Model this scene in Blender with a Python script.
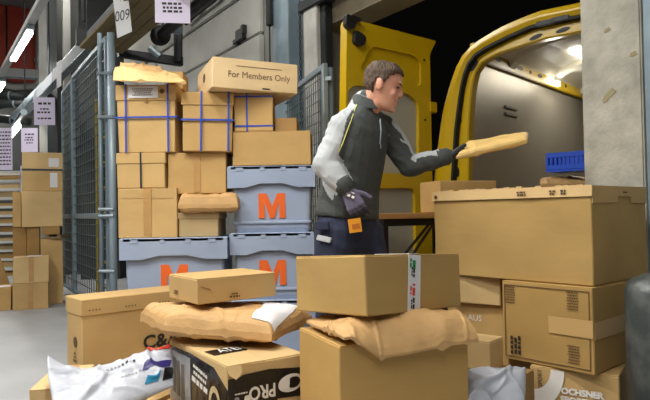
import bpy, bmesh, math, random
from mathutils import Vector, Matrix, noise
random.seed(7)
for o in list(bpy.data.objects):
    bpy.data.objects.remove(o, do_unlink=True)
scene = bpy.context.scene
COL = scene.collection

# ------------------------------------------------------------------ camera
F = 600.0                      # focal length in pixels of the 650x400 frame
CAMZ = 1.0
PITCH = math.atan(12 / F)
ROLL = math.radians(1.0)
fw = Vector((0, math.cos(PITCH), math.sin(PITCH)))
r0 = Vector((1, 0, 0))
u0 = r0.cross(fw)
cr = r0 * math.cos(ROLL) - u0 * math.sin(ROLL)
cu = u0 * math.cos(ROLL) + r0 * math.sin(ROLL)
CAM = Vector((0, 0, CAMZ))
cam_data = bpy.data.cameras.new('camera')
cam_data.sensor_width = 36
cam_data.lens = F / 650 * 36
cam = bpy.data.objects.new('camera', cam_data)
COL.objects.link(cam)
m = Matrix((cr, cu, -fw)).transposed().to_4x4()
m.translation = CAM
cam.matrix_world = m
scene.camera = cam

# ------------------------------------------------------------------ world, exposure
world = bpy.data.worlds.new('world')
scene.world = world
world.use_nodes = True
world.node_tree.nodes['Background'].inputs[0].default_value = (0.012, 0.011, 0.010, 1)
world.node_tree.nodes['Background'].inputs[1].default_value = 0.15
vs = scene.view_settings
vs.view_transform = 'Standard'
vs.look = 'None'
vs.exposure = 0.0
vs.gamma = 1.0
vs.use_curve_mapping = False

# unseen strip lamps added to brighten the stacks and walls: (x, y, z, watts); the visible ones are listed with the fixtures
LAMP_POWER = 50
D1 = Vector((-0.559, 0.829, 0))          # direction of the aisle and of the dock wall
D2 = Vector((0.829, 0.559, 0))           # across, towards outdoors
ADDED_LAMPS = [(-2.3, -0.3, 3.5, 1.0), (0.1, -1.1, 3.5, 0.6), (-2.5, 2.1, 3.5, 1.85), (-0.75, 2.1, 3.5, 1.2), (0.35, 0.75, 3.5, 0.3),
             (-0.9, 4.6, 4.3, 1.0), (-4.5, 5.4, 4.5, 1.0), (-1.1, 7.2, 4.8, 1.0), (-5.4, 8.6, 5.0, 1.0), (-3.9, 10.4, 5.2, 1.0)]

def ray(px, py):
    return fw + cr * ((px - 325) / F) - cu * ((py - 200) / F)
def U(px, py, Y):
    d = ray(px, py)
    return CAM + d * (Y / d.y)
def UZ(px, py, z):
    d = ray(px, py)
    return CAM + d * ((z - CAMZ) / d.z)
def UP(px, py, p0, n):
    d = ray(px, py)
    return CAM + d * ((p0 - CAM).dot(n) / d.dot(n))

# ------------------------------------------------------------------ materials
def S(r, g, b):
    def c(v):
        v /= 255.0
        return v / 12.92 if v <= 0.04045 else ((v + 0.055) / 1.055) ** 2.4
    return (c(r), c(g), c(b), 1.0)

MATS = {}
def mat(name, col, rough=0.6, metal=0.0, var=0.0, scale=6.0, bump=0.0, bscale=40.0, col2=None,
        emit=0.0, spec=0.5, stretch=None, alpha=1.0, detail=4.0, thr=None):
    if name in MATS:
        return MATS[name]
    m = bpy.data.materials.new(name)
    m.use_nodes = True
    nt = m.node_tree
    b = nt.nodes['Principled BSDF']
    b.inputs['Roughness'].default_value = rough
    b.inputs['Metallic'].default_value = metal
    b.inputs['Specular IOR Level'].default_value = spec
    b.inputs['Base Color'].default_value = col
    if alpha < 1:
        b.inputs['Alpha'].default_value = alpha
    tc = nt.nodes.new('ShaderNodeTexCoord')
    vec = tc.outputs['Object']
    if stretch:
        mp = nt.nodes.new('ShaderNodeMapping')
        mp.inputs['Scale'].default_value = stretch
        nt.links.new(vec, mp.inputs['Vector'])
        vec = mp.outputs['Vector']
    if var > 0:
        n = nt.nodes.new('ShaderNodeTexNoise')
        n.inputs['Scale'].default_value = scale
        n.inputs['Detail'].default_value = detail
        nt.links.new(vec, n.inputs['Vector'])
        ramp = nt.nodes.new('ShaderNodeValToRGB')
        lo, hi = thr if thr else (0.3, 0.7)
        ramp.color_ramp.elements[0].position = lo
        ramp.color_ramp.elements[1].position = hi
        c2 = col2 if col2 else tuple(min(1, v * (1 + var)) for v in col[:3]) + (1,)
        c1 = col if col2 else tuple(v * (1 - var) for v in col[:3]) + (1,)
        ramp.color_ramp.elements[0].color = c1
        ramp.color_ramp.elements[1].color = c2
        nt.links.new(n.outputs['Fac'], ramp.inputs['Fac'])
        nt.links.new(ramp.outputs['Color'], b.inputs['Base Color'])
    if bump > 0:
        n2 = nt.nodes.new('ShaderNodeTexNoise')
        n2.inputs['Scale'].default_value = bscale
        n2.inputs['Detail'].default_value = 3
        nt.links.new(vec, n2.inputs['Vector'])
        bp = nt.nodes.new('ShaderNodeBump')
        bp.inputs['Strength'].default_value = bump
        bp.inputs['Distance'].default_value = 0.02
        nt.links.new(n2.outputs['Fac'], bp.inputs['Height'])
        nt.links.new(bp.outputs['Normal'], b.inputs['Normal'])
    if emit > 0:
        b.inputs['Emission Color'].default_value = col
        b.inputs['Emission Strength'].default_value = emit
    MATS[name] = m
    return m

def card(name, r, g, b):
    return mat('cardboard_' + name, S(r, g, b), 0.74, var=0.09, scale=3.0, bump=0.10, bscale=8.0, spec=0.3, stretch=(1, 1, 1.6))

CB = {
    'tan': card('tan', 198, 164, 110), 'light': card('light', 208, 177, 126), 'pale': card('pale', 224, 196, 150),
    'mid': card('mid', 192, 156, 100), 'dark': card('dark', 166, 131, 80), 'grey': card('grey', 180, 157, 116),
    'gold': card('gold', 192, 154, 92), 'in': card('inside', 150, 112, 68), 'ochre': card('ochre', 182, 149, 92), 'ochre_dark': card('ochre_dark', 176, 142, 84),
}
M_paper = mat('kraft_paper', S(200, 160, 108), 0.6, var=0.09, scale=9, bump=0.35, bscale=14, spec=0.35)
M_paper2 = mat('kraft_paper_light', S(222, 186, 128), 0.6, var=0.07, scale=9, bump=0.3, bscale=14, spec=0.35)
M_envelope = mat('padded_envelope_paper', S(226, 190, 120), 0.6, var=0.06, scale=9, bump=0.25, bscale=14, spec=0.35)
M_tape = mat('brown_packing_tape', S(186, 146, 94), 0.28, var=0.06, scale=14, spec=0.5)
M_cleartape = mat('clear_packing_tape', S(190, 180, 160), 0.25, var=0.05, scale=14)
M_white = mat('white_label_paper', S(226, 226, 230), 0.6)
M_sign = mat('lilac_sign_paper', S(226, 218, 246), 0.6)
M_ink = mat('black_ink', S(40, 36, 34), 0.6)
M_inkbrown = mat('brown_ink', S(96, 70, 44), 0.7)
M_inkwhite = mat('white_ink', S(232, 228, 222), 0.6)
M_orange = mat('orange_print', S(236, 104, 36), 0.5)
M_red = mat('red_print', S(214, 70, 50), 0.5)
M_green = mat('green_print', S(40, 140, 80), 0.5)
M_navyprint = mat('navy_print', S(48, 40, 110), 0.4)
M_tealprint = mat('teal_print', S(40, 130, 170), 0.4)
M_blackfilm = mat('black_plastic_film', S(24, 24, 26), 0.25, bump=0.25, bscale=18)
M_greyfilm = mat('grey_printed_film', S(150, 152, 158), 0.3, var=0.2, scale=20)
M_whitefilm = mat('white_plastic_film', S(184, 188, 200), 0.35, var=0.05, scale=8, bump=0.35, bscale=11)
M_strapblue = mat('blue_strap', S(44, 74, 178), 0.4)
M_strapdark = mat('dark_strap', S(40, 52, 60), 0.4)
M_bin = mat('blue_grey_bin_plastic', S(156, 170, 196), 0.5, var=0.06, scale=5, bump=0.03, bscale=60)
M_concrete = mat('pillar_concrete', S(172, 169, 158), 0.85, var=0.26, scale=7, bump=0.25, bscale=45, detail=8)
M_floor = mat('floor_concrete', S(166, 167, 170), 0.55, var=0.10, scale=2.2, bump=0.04, bscale=30, detail=8)
M_wallc = mat('wall_concrete', S(140, 140, 136), 0.85, var=0.14, scale=3, bump=0.15, bscale=30, detail=8)
M_walldark = mat('dark_wall_paint', S(70, 72, 72), 0.8, var=0.15, scale=2)
M_panelw = mat('sandwich_panel_white', S(176, 176, 170), 0.5, var=0.10, scale=3)
M_redwall = mat('red_cladding', S(168, 56, 36), 0.55, var=0.06, scale=3)
M_ceil = mat('ceiling_concrete', S(120, 120, 118), 0.9, var=0.1, scale=2)
M_steel = mat('galvanised_steel', S(150, 162, 170), 0.4, 0.55, var=0.12, scale=12)
M_steelpaint = mat('blue_grey_painted_steel', S(128, 146, 158), 0.45, 0.2, var=0.08, scale=10)
M_steeldark = mat('dark_steel', S(44, 48, 50), 0.5, 0.3)
M_wire = mat('cage_wire', S(96, 112, 118), 0.45, 0.5)
M_black = mat('black_plastic', S(18, 18, 19), 0.5)
M_rubber = mat('black_rubber', S(14, 14, 14), 0.7)
M_yellow = mat('van_yellow_paint', S(188, 154, 12), 0.28, var=0.03, scale=3)
M_alu = mat('van_aluminium_lining', S(168, 160, 144), 0.36, 0.5, var=0.10, scale=1.6, bump=0.02, bscale=5)
M_doorpanel = mat('door_grey_lining', S(170, 168, 156), 0.45, 0.25, var=0.06, scale=3)
M_cream = mat('van_cream_lining', S(226, 222, 206), 0.5)
M_vanfloor = mat('van_floor_board', S(90, 84, 76), 0.7)
M_asphalt = mat('asphalt', S(40, 40, 42), 0.9, var=0.2, scale=20)
M_wood = mat('pallet_wood', S(206, 172, 116), 0.75, var=0.16, scale=5, stretch=(1, 9, 9), bump=0.2, bscale=20)
M_plank = mat('deck_wood', S(128, 112, 78), 0.75, var=0.22, scale=5, stretch=(1, 14, 14), bump=0.2, bscale=20)
M_tabletop = mat('table_wood', S(196, 148, 92), 0.5, var=0.12, scale=4, stretch=(1, 10, 10))
M_lamp = mat('lamp_diffuser', (1.0, 0.97, 0.90, 1), 0.5, emit=14.0)
M_vanlamp = mat('van_lamp_diffuser', (1.0, 0.96, 0.86, 1), 0.5, emit=6.0)
M_crate = mat('blue_crate_plastic', S(28, 78, 200), 0.4)
M_bollard = mat('bollard_steel', S(78, 84, 84), 0.45, 0.3, var=0.5, scale=9, col2=S(120, 124, 122), detail=8, bump=0.1, thr=(0.45, 0.75))
M_skin = mat('skin', S(214, 154, 128), 0.5, var=0.05, scale=20)
M_lip = mat('lip_skin', S(176, 96, 86), 0.5)
M_hair = mat('brown_hair', S(84, 66, 52), 0.65, var=0.35, scale=60, stretch=(1, 1, 0.4), bump=0.6, bscale=90)
M_eye = mat('dark_eye', S(34, 26, 22), 0.3)
M_jacket = mat('charcoal_fleece', S(70, 74, 74), 0.85, var=0.06, scale=60, bump=0.15, bscale=80)
M_sleeve = mat('light_grey_fabric', S(182, 186, 190), 0.8, var=0.03, scale=40, bump=0.1, bscale=60)
M_shirt = mat('grey_shirt_collar', S(120, 126, 132), 0.8)
M_piping = mat('lime_piping', S(208, 206, 110), 0.6)
M_jeans = mat('navy_work_cloth', S(40, 46, 70), 0.85, var=0.14, scale=30, bump=0.1, bscale=80)
M_glove = mat('grey_knit_glove', S(104, 100, 124), 0.85, var=0.1, scale=60, bump=0.2, bscale=120)
M_glovedark = mat('dark_knit_glove', S(44, 46, 54), 0.8, var=0.1, scale=60)
M_glovecoat = mat('black_glove_coating', S(54, 54, 64), 0.6)
M_badge = mat('orange_card', S(222, 150, 40), 0.4)
M_shoe = mat('black_shoe', S(22, 22, 24), 0.5)

# ------------------------------------------------------------------ scene helpers
def tag(o, label=None, cat=None, group=None, kind=None):
    if label: o['label'] = label
    if cat: o['category'] = cat
    if group: o['group'] = group
    if kind: o['kind'] = kind
    return o
def thing(name, label, cat, loc=(0, 0, 0), rot=(0, 0, 0), group=None):
    o = bpy.data.objects.new(name, None)
    o.empty_display_size = 0.1
    COL.objects.link(o)
    o.location = loc
    o.rotation_euler = rot
    return tag(o, label, cat, group)
def link(name, me, parent=None, loc=None, rot=None):
    o = bpy.data.objects.new(name, me)
    COL.objects.link(o)
    if parent: o.parent = parent
    if loc is not None: o.location = loc
    if rot is not None: o.rotation_euler = rot
    return o
def mesh(name, verts, faces, mt, parent=None, smooth=False, mats=None, fmat=None):
    me = bpy.data.meshes.new(name)
    me.from_pydata([tuple(v) for v in verts], [], faces)
    for x in (mats or [mt]): me.materials.append(x)
    if fmat:
        for p, i in zip(me.polygons, fmat): p.material_index = i
    if smooth:
        for p in me.polygons: p.use_smooth = True
    me.update()
    return link(name, me, parent)
class MB:
    """collects shapes for one mesh"""
    def __init__(s): s.v = []; s.f = []; s.kind = None
    def add(s, v, f):
        n = len(s.v)
        s.v += [Vector(x) for x in v]
        s.f += [tuple(i + n for i in q) for q in f]
        return s
    def box(s, lo, hi):
        (a, b, c), (d, e, g) = lo, hi
        return s.add([(a, b, c), (d, b, c), (d, e, c), (a, e, c), (a, b, g), (d, b, g), (d, e, g), (a, e, g)],
                     [(3, 2, 1, 0), (4, 5, 6, 7), (0, 1, 5, 4), (1, 2, 6, 5), (2, 3, 7, 6), (3, 0, 4, 7)])
    def obox(s, c, ax, ay, az):
        """oriented box: centre, half-axis vectors"""
        c, ax, ay, az = map(Vector, (c, ax, ay, az))
        p = [c + ax * i + ay * j + az * k for k in (-1, 1) for i, j in ((-1, -1), (1, -1), (1, 1), (-1, 1))]
        return s.add(p, [(3, 2, 1, 0), (4, 5, 6, 7), (0, 1, 5, 4), (1, 2, 6, 5), (2, 3, 7, 6), (3, 0, 4, 7)])
    def tube(s, pts, r, n=8, cap=True):
        pts = [Vector(p) for p in pts]
        rs = r if isinstance(r, (list, tuple)) else [r] * len(pts)
        rings = []
        prev = None
        for i, p in enumerate(pts):
            a = pts[max(i - 1, 0)]; b = pts[min(i + 1, len(pts) - 1)]
            d = (b - a).normalized()
            if prev is None:
                t = Vector((0, 0, 1)) if abs(d.z) < 0.9 else Vector((1, 0, 0))
                x = d.cross(t).normalized()
            else:
                x = (prev - d * prev.dot(d)).normalized()
            prev = x
            y = d.cross(x)
            rings.append([p + (x * math.cos(2 * math.pi * k / n) + y * math.sin(2 * math.pi * k / n)) * rs[i] for k in range(n)])
        return s.loft(rings, cap)
    def loft(s, rings, cap=True):
        n = len(rings[0])
        v = [q for rg in rings for q in rg]
        f = []
        for i in range(len(rings) - 1):
            for k in range(n):
                a = i * n + k; b = i * n + (k + 1) % n
                f.append((a, b, b + n, a + n))
        if cap:
            f.append(tuple(reversed(range(n))))
            f.append(tuple((len(rings) - 1) * n + k for k in range(n)))
        return s.add(v, f)
    def prism(s, poly, off):
        """closed polygon (3d points) extruded by vector off"""
        off = Vector(off); n = len(poly)
        p = [Vector(x) for x in poly]
        return s.add(p + [q + off for q in p], [tuple(reversed(range(n))), tuple(range(n, 2 * n))] +
                     [(i, (i + 1) % n, (i + 1) % n + n, i + n) for i in range(n)])
    def ellipsoid(s, c, rx, ry, rz, n=14, mrings=9, M=None):
        c = Vector(c); v = []; f = []
        v.append(Vector((0, 0, -rz)))
        for i in range(1, mrings):
            a = -math.pi / 2 + math.pi * i / mrings
            for k in range(n):
                b = 2 * math.pi * k / n
                v.append(Vector((rx * math.cos(a) * math.cos(b), ry * math.cos(a) * math.sin(b), rz * math.sin(a))))
        v.append(Vector((0, 0, rz)))
        for k in range(n): f.append((0, 1 + (k + 1) % n, 1 + k))
        for i in range(mrings - 2):
            for k in range(n):
                a = 1 + i * n + k; b = 1 + i * n + (k + 1) % n
                f.append((a, b, b + n, a + n))
        t = len(v) - 1; base = 1 + (mrings - 2) * n
        for k in range(n): f.append((base + k, base + (k + 1) % n, t))
        if M is not None: v = [M @ q for q in v]
        return s.add([q + c for q in v], f)
    def cone(s, p0, r0_, p1, r1_, n=14):
        """tapered capsule"""
        p0 = Vector(p0); p1 = Vector(p1); d = (p1 - p0).normalized()
        pts = []; rs = []
        for a in (90, 60, 30):
            pts.append(p0 - d * r0_ * math.sin(math.radians(a))); rs.append(max(r0_ * math.cos(math.radians(a)), r0_ * 0.08))
        pts.append(p0); rs.append(r0_); pts.append(p1); rs.append(r1_)
        for a in (30, 60, 90):
            pts.append(p1 + d * r1_ * math.sin(math.radians(a))); rs.append(max(r1_ * math.cos(math.radians(a)), r1_ * 0.08))
        return s.tube(pts, rs, n)
    def build(s, name, mt, parent=None, smooth=False, bevel=0.0, seg=2):
        o = mesh(name, s.v, s.f, mt, parent, smooth)
        if s.kind: o['kind'] = s.kind
        if bevel > 0:
            bm = bmesh.new(); bm.from_mesh(o.data)
            bmesh.ops.remove_doubles(bm, verts=bm.verts, dist=1e-6)
            bmesh.ops.bevel(bm, geom=list(bm.edges), offset=bevel, segments=seg, affect='EDGES', clamp_overlap=True)
            bm.to_mesh(o.data); bm.free()
        return o
def struct(o): o['kind'] = 'structure'; return o

def text_mesh(txt, size, mt, name='printed_text', sx=1.0, bold=0.0, shear=0.0):
    cu_ = bpy.data.curves.new('t', 'FONT')
    cu_.body = txt; cu_.size = size; cu_.align_x = 'CENTER'; cu_.align_y = 'CENTER'
    cu_.offset = bold; cu_.shear = shear
    cu_.resolution_u = 3
    to = bpy.data.objects.new('t', cu_)
    COL.objects.link(to)
    dg = bpy.context.evaluated_depsgraph_get()
    me = bpy.data.meshes.new_from_object(to.evaluated_get(dg))
    bpy.data.objects.remove(to, do_unlink=True)
    me.name = name
    me.materials.clear(); me.materials.append(mt)
    if sx != 1.0:
        for v in me.vertices: v.co.x *= sx
    return me

# ------------------------------------------------------------------ cartons
DIMS = {}
def face_matrix(w, d, h, face):
    if face == 'F': x, y, z, o = (1, 0, 0), (0, 0, 1), (0, -1, 0), (0, -d / 2, h / 2)
    elif face == 'L': x, y, z, o = (0, -1, 0), (0, 0, 1), (-1, 0, 0), (-w / 2, 0, h / 2)
    elif face == 'R': x, y, z, o = (0, 1, 0), (0, 0, 1), (1, 0, 0), (w / 2, 0, h / 2)
    elif face == 'T': x, y, z, o = (1, 0, 0), (0, 1, 0), (0, 0, 1), (0, 0, h)
    M = Matrix((Vector(x), Vector(y), Vector(z))).transposed().to_4x4()
    M.translation = Vector(o)
    return M
def decal(box, face, fu, fv, me_or_size, mt=None, rot=0, lift=0.0022, name='label', bend=None):
    """flat print or sheet on a box face; fu, fv in fractions of the face from its centre"""
    w, d, h = DIMS[box.name]
    fwid = {'F': w, 'L': d, 'R': d, 'T': w}[face]; fhei = {'F': h, 'L': h, 'R': h, 'T': d}[face]
    M = face_matrix(w, d, h, face) @ Matrix.Translation((fu * fwid, fv * fhei, lift)) @ Matrix.Rotation(math.radians(rot), 4, 'Z')
    if isinstance(me_or_size, tuple):
        a, b = me_or_size
        me = MB().box((-a / 2, -b / 2, -0.001), (a / 2, b / 2, 0.0006))
        o = me.build(name, mt, box)
    else:
        o = link(name, me_or_size, box)
    o.matrix_local = M
    return o
def fpx(box, face, px, py):
    w, d, h = DIMS[box.name]
    Mw = Matrix.Translation(box.location) @ box.rotation_euler.to_matrix().to_4x4() @ face_matrix(w, d, h, face)
    p = Mw.inverted() @ UP(px, py, Mw.translation, Mw.col[2].to_3d())
    return p.x / {'F': w, 'L': d, 'R': d, 'T': w}[face], p.y / {'F': h, 'L': h, 'R': h, 'T': d}[face]
def ptext(box, face, fu, fv, txt, size, mt=None, rot=0, sx=1.0, bold=0.0, lift=0.003, name='printed_text', shear=0.0):
    return decal(box, face, fu, fv, text_mesh(txt, size, mt or M_inkbrown, sx=sx, bold=bold, shear=shear), rot=rot, lift=lift, name=name)

def soft_box(name, w, d, h, z0, mt, parent, n=5, amp=0.004, bev=0.004, seed=0, taper=0.0):
    bm = bmesh.new()
    bmesh.ops.create_cube(bm, size=1.0)
    bmesh.ops.bevel(bm, geom=list(bm.edges), offset=0.012, segments=1, affect='EDGES')
    bmesh.ops.subdivide_edges(bm, edges=[e for e in bm.edges if e.calc_length() > 0.5], cuts=n, use_grid_fill=True)
    off = Vector((seed * 3.1, seed * 1.7, seed * 0.9))
    for v in bm.verts:
        c = v.co.copy()
        # keep bevel width constant in metres
        q = Vector((0, 0, 0))
        for i, L in enumerate((w, d, h)):
            s_ = 1 if c[i] >= 0 else -1
            a = abs(c[i])
            q[i] = s_ * (L / 2 if a > 0.499 else (L / 2 - bev if a > 0.487 else a / 0.488 * (L / 2 - bev)))
        k = 1 - taper * (0.5 - q.z / h)
        q.x *= k; q.y *= k
        nv = noise.noise_vector(q * 4.0 + off) * amp
        nv.z *= 0.35
        if c.z < -0.45 : nv.z = 0
        v.co = q + nv + Vector((0, 0, z0 + h / 2))
    me = bpy.data.meshes.new(name)
    bm.to_mesh(me); bm.free()
    me.materials.append(mt)
    return link(name, me, parent)

def cbox(xc, yt, yb, Y, th, xr=None, xl=None, w=None, d=None, z0=None, h=None):
    """near vertical edge at pixel column xc; returns centre, dims, yaw"""
    t = math.radians(th)
    e1 = Vector((math.cos(t), math.sin(t), 0)); e2 = Vector((-math.sin(t), math.cos(t), 0))
    pt = U(xc, yt, Y); pb = U(xc, yb, Y)
    zb = pb.z if z0 is None else z0
    hh = (pt.z - zb) if h is None else h
    P = U(xc, (yt + yb) / 2, Y); P.z = zb
    def length(px, e):
        r = ray(px, (yt + yb) / 2); k = r.x / r.y
        return (k * P.y - P.x) / (e.x - k * e.y)
    if w is None: w = length(xr, e1)
    if d is None: d = length(xl, e2)
    c = P + e1 * w / 2 + e2 * d / 2
    return c, (w, d, hh), t

_seed = [0]
def carton(name, label, spec, color='tan', lid=0.0, flaps=True, tape=None, tilt=(0, 0), group=None, cat='box', seam='x',
           amp=0.004, taper=0.0, tape_mat=None, tape_w=0.05, rim=0.0):
    c, (w, d, h), t = spec
    b = thing(name, label, cat, c, (math.radians(tilt[0]), math.radians(tilt[1]), t), group)
    DIMS[b.name] = (w, d, h)
    mt = CB[color] if isinstance(color, str) else color
    _seed[0] += 1
    if lid > 0:
        soft_box('body', w - 0.012, d - 0.012, h - 0.006, 0, mt, b, amp=amp * 0.6, seed=_seed[0], taper=taper)
        soft_box('lid', w, d, lid, h - lid, mt, b, n=3, amp=amp * 0.4, seed=_seed[0] + 9)
    elif flaps:
        soft_box('body', w, d, h - 0.004, 0, mt, b, amp=amp, seed=_seed[0], taper=taper)
        for s in (-1, 1):
            fm = MB()
            if seam == 'x': fm.box((-w / 2 + 0.002, 0.0015 if s > 0 else -d / 2 + 0.001, h - 0.006), (w / 2 - 0.002, d / 2 - 0.001 if s > 0 else -0.0015, h - 0.0005))
            else: fm.box((0.0015 if s > 0 else -w / 2 + 0.001, -d / 2 + 0.002, h - 0.006), (w / 2 - 0.001 if s > 0 else -0.0015, d / 2 - 0.002, h - 0.0005))
            fm.build('flap', mt, b, bevel=0.0015, seg=1)
    else:
        soft_box('body', w, d, h, 0, mt, b, amp=amp, seed=_seed[0], taper=taper)
    if tape:
        tm = tape_mat or M_tape; tw = tape_w
        drop = min(0.07, h * 0.4) if tape == 'short' else h * 0.96
        T = MB(); e = 0.0035
        if seam == 'x':
            T.box((-w / 2 - e, -tw / 2, h - 0.002), (w / 2 + e, tw / 2, h + 0.0012))
            T.box((-w / 2 - e, -tw / 2, h - drop), (-w / 2 + 0.001, tw / 2, h)); T.box((w / 2 - 0.001, -tw / 2, h - drop), (w / 2 + e, tw / 2, h))
        else:
            T.box((-tw / 2, -d / 2 - e, h - 0.002), (tw / 2, d / 2 + e, h + 0.0012))
            T.box((-tw / 2, -d / 2 - e, h - drop), (tw / 2, -d / 2 + 0.001, h)); T.box((-tw / 2, d / 2 - 0.001, h - drop), (tw / 2, d / 2 + e, h))
        T.build('tape', tm, b)
    return b
def strap(box, axis, f, mt, wd=0.011, grow=0.003):
    """closed strap loop round a box. axis 'x': loop in the plane x=const; 'z': horizontal loop"""
    w, d, h = DIMS[box.name]
    g = grow
    s = MB()
    if axis == 'x':
        x = f * w
        s.box((x - wd / 2, -d / 2 - g, -0.0005), (x + wd / 2, -d / 2 + 0.001, h + g)); s.box((x - wd / 2, d / 2 - 0.001, -0.0005), (x + wd / 2, d / 2 + g, h + g))
        s.box((x - wd / 2, -d / 2, h - 0.001), (x + wd / 2, d / 2, h + g))
    elif axis == 'y':
        y = f * d
        s.box((-w / 2 - g, y - wd / 2, -0.0005), (-w / 2 + 0.001, y + wd / 2, h + g)); s.box((w / 2 - 0.001, y - wd / 2, -0.0005), (w / 2 + g, y + wd / 2, h + g))
        s.box((-w / 2, y - wd / 2, h - 0.001), (w / 2, y + wd / 2, h + g))
    else:
        z = f * h
        for sy in (-1, 1):
            y = sy * d / 2
            s.box((-w / 2 - g, min(y, y + sy * g), z - wd / 2), (w / 2 + g, max(y, y + sy * g), z + wd / 2))
            x = sy * w / 2
            s.box((min(x, x + sy * g), -d / 2 - g, z - wd / 2), (max(x, x + sy * g), d / 2 + g, z + wd / 2))
    return s.build('strap', mt, box)

# soft pouches: bilinear patch between four corners, thick in the middle, crumpled
def pouch(name, label, corners, T, mt, cat, nx=52, ny=34, amp=0.012, freq=9.0, p=2.5, flat_bottom=0.35, seed=1.0, group=None, warp=None, edge=.003, wfreq=None, base=None, smooth=False):
    BL, BR, TR, TL = [Vector(c) for c in corners]
    o0 = Vector(base) if base else (BL + BR + TR + TL) / 4
    t = thing(name, label, cat, o0, group=group)
    nrm = (BR - BL).cross(TL - BL).normalized()
    off = Vector((seed * 5.3, seed * 2.1, seed))
    def surf(u, v, s, lift=0.0):
        uu = u; vv = v
        q = (BL * (1 - uu) + BR * uu) * (1 - vv) + (TL * (1 - uu) + TR * uu) * vv
        prof = max(0.0, (1 - abs(2 * u - 1) ** p)) ** 0.6 * max(0.0, (1 - abs(2 * v - 1) ** p)) ** 0.6
        side = 1.0 if s > 0 else -flat_bottom
        q = q + nrm * (side * (T * prof + edge) + s * lift)
        a = noise.noise_vector(q * freq + off) * amp
        b2 = noise.ridged_multi_fractal(q * (wfreq or freq * 0.8) + off, 0.9, 2.0, 3, 1.0, 2.0)
        c_ = abs(noise.noise(q * freq * 0.55 + off * 1.7)); c3 = abs(noise.noise(q * freq * 1.3 + off * 0.6))
        a = a * 0.55 + nrm * (s * amp * (1.0 * math.exp(-(c_ / .055) ** 2) + .55 * math.exp(-(c3 / .07) ** 2)))
        q = q + a + nrm * ((b2 - 1.2) * amp * 0.25 * (0.3 + prof))
        if warp: q = warp(q, u, v, s)
        return q - o0
    v = []; f = []
    for s in (1, -1):
        for j in range(ny + 1):
            for i in range(nx + 1):
                v.append(surf(i / nx, j / ny, s))
    N = (nx + 1) * (ny + 1)
    for j in range(ny):
        for i in range(nx):
            a = j * (nx + 1) + i
            f.append((a, a + 1, a + nx + 2, a + nx + 1))
            f.append((N + a, N + a + nx + 1, N + a + nx + 2, N + a + 1))
    rim = [i for i in range(nx + 1)] + [j * (nx + 1) + nx for j in range(1, ny + 1)] + [ny * (nx + 1) + i for i in range(nx - 1, -1, -1)] + [j * (nx + 1) for j in range(ny - 1, 0, -1)]
    for k in range(len(rim)):
        a = rim[k]; b = rim[(k + 1) % len(rim)]
        f.append((b, a, N + a, N + b))
    mesh('wrapper', v, f, mt, t, smooth=smooth)
    return t, surf
def patch(parent, surf, u0_, u1_, v0, v1, mt, name, n=10, lift=0.003, side=1, skew=0.0):
    v = []; f = []
    for j in range(n + 1):
        for i in range(n + 1):
            vv = v0 + (v1 - v0) * j / n
            v.append(surf(min(1, u0_ + (u1_ - u0_) * i / n + skew * (vv - v0)), vv, side, lift))
    for j in range(n):
        for i in range(n):
            a = j * (n + 1) + i
            f.append((a, a + 1, a + n + 2, a + n + 1))
    return mesh(name, v, f, mt, parent, smooth=True)

# ================================================================== THE SETTING
Z = Vector((0, 0, 1))
CEIL = 5.6
PL = U(582, 100, 3.35); PL.z = 0                     # left front corner of the concrete pillar = wall line origin
def W(t, off=0.0, z=0.0): return PL + D1 * t + D2 * off + Z * z
def wall_t(px, py=100, off=0.0):
    """wall parameter t where pixel column px meets the wall's front plane"""
    p = UP(px, py, W(0, off), D2)
    return (p - PL).dot(D1)
def wbox(mb, t0, t1, o0, o1, z0, z1):
    return mb.obox(W((t0 + t1) / 2, (o0 + o1) / 2, (z0 + z1) / 2), D1 * (t1 - t0) / 2, D2 * (o1 - o0) / 2, Z * (z1 - z0) / 2)
TJ = wall_t(326)
jp = W(TJ)
ZL = UP(327, 26, W(0), D2).z                          # lintel underside
TEND = 12.6; TBACK = -6.5; TH = 0.3

fl = MB().add([W(TBACK, TH), W(TEND, TH), W(TEND, -11.5), W(TBACK, -11.5)], [(0, 1, 2, 3)])
struct(fl.build('floor', M_floor))
struct(MB().add([W(TBACK, TH + .001, -.01), W(TBACK, 14, -.01), W(TEND + 6, 14, -.01), W(TEND + 6, TH + .001, -.01)], [(0, 1, 2, 3)]).build('ground', M_asphalt))
struct(MB().add([W(TBACK, TH, CEIL), W(TBACK, -11.5, CEIL), W(TEND, -11.5, CEIL), W(TEND, TH, CEIL)], [(0, 1, 2, 3)]).build('ceiling', M_ceil))
wd_ = MB(); wbox(wd_, TJ, TEND, 0, TH, 0, CEIL)
wall_dock = struct(wd_.build('wall_dock', M_wallc))
lt = MB(); wbox(lt, 0.0, TJ, 0, TH, ZL, CEIL)
struct(lt.build('trim_1', mat('lintel_concrete', S(150, 138, 116), 0.85, var=0.14, scale=4, bump=0.2, bscale=30)))
pi_ = MB(); TP = wall_t(642.5, 100)
wbox(pi_, TP, 0, 0, TH, 0, CEIL)
pil = struct(pi_.build('pillar', M_concrete, bevel=0.008))
tag(pil, 'pale concrete pillar beside the van opening')
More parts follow.
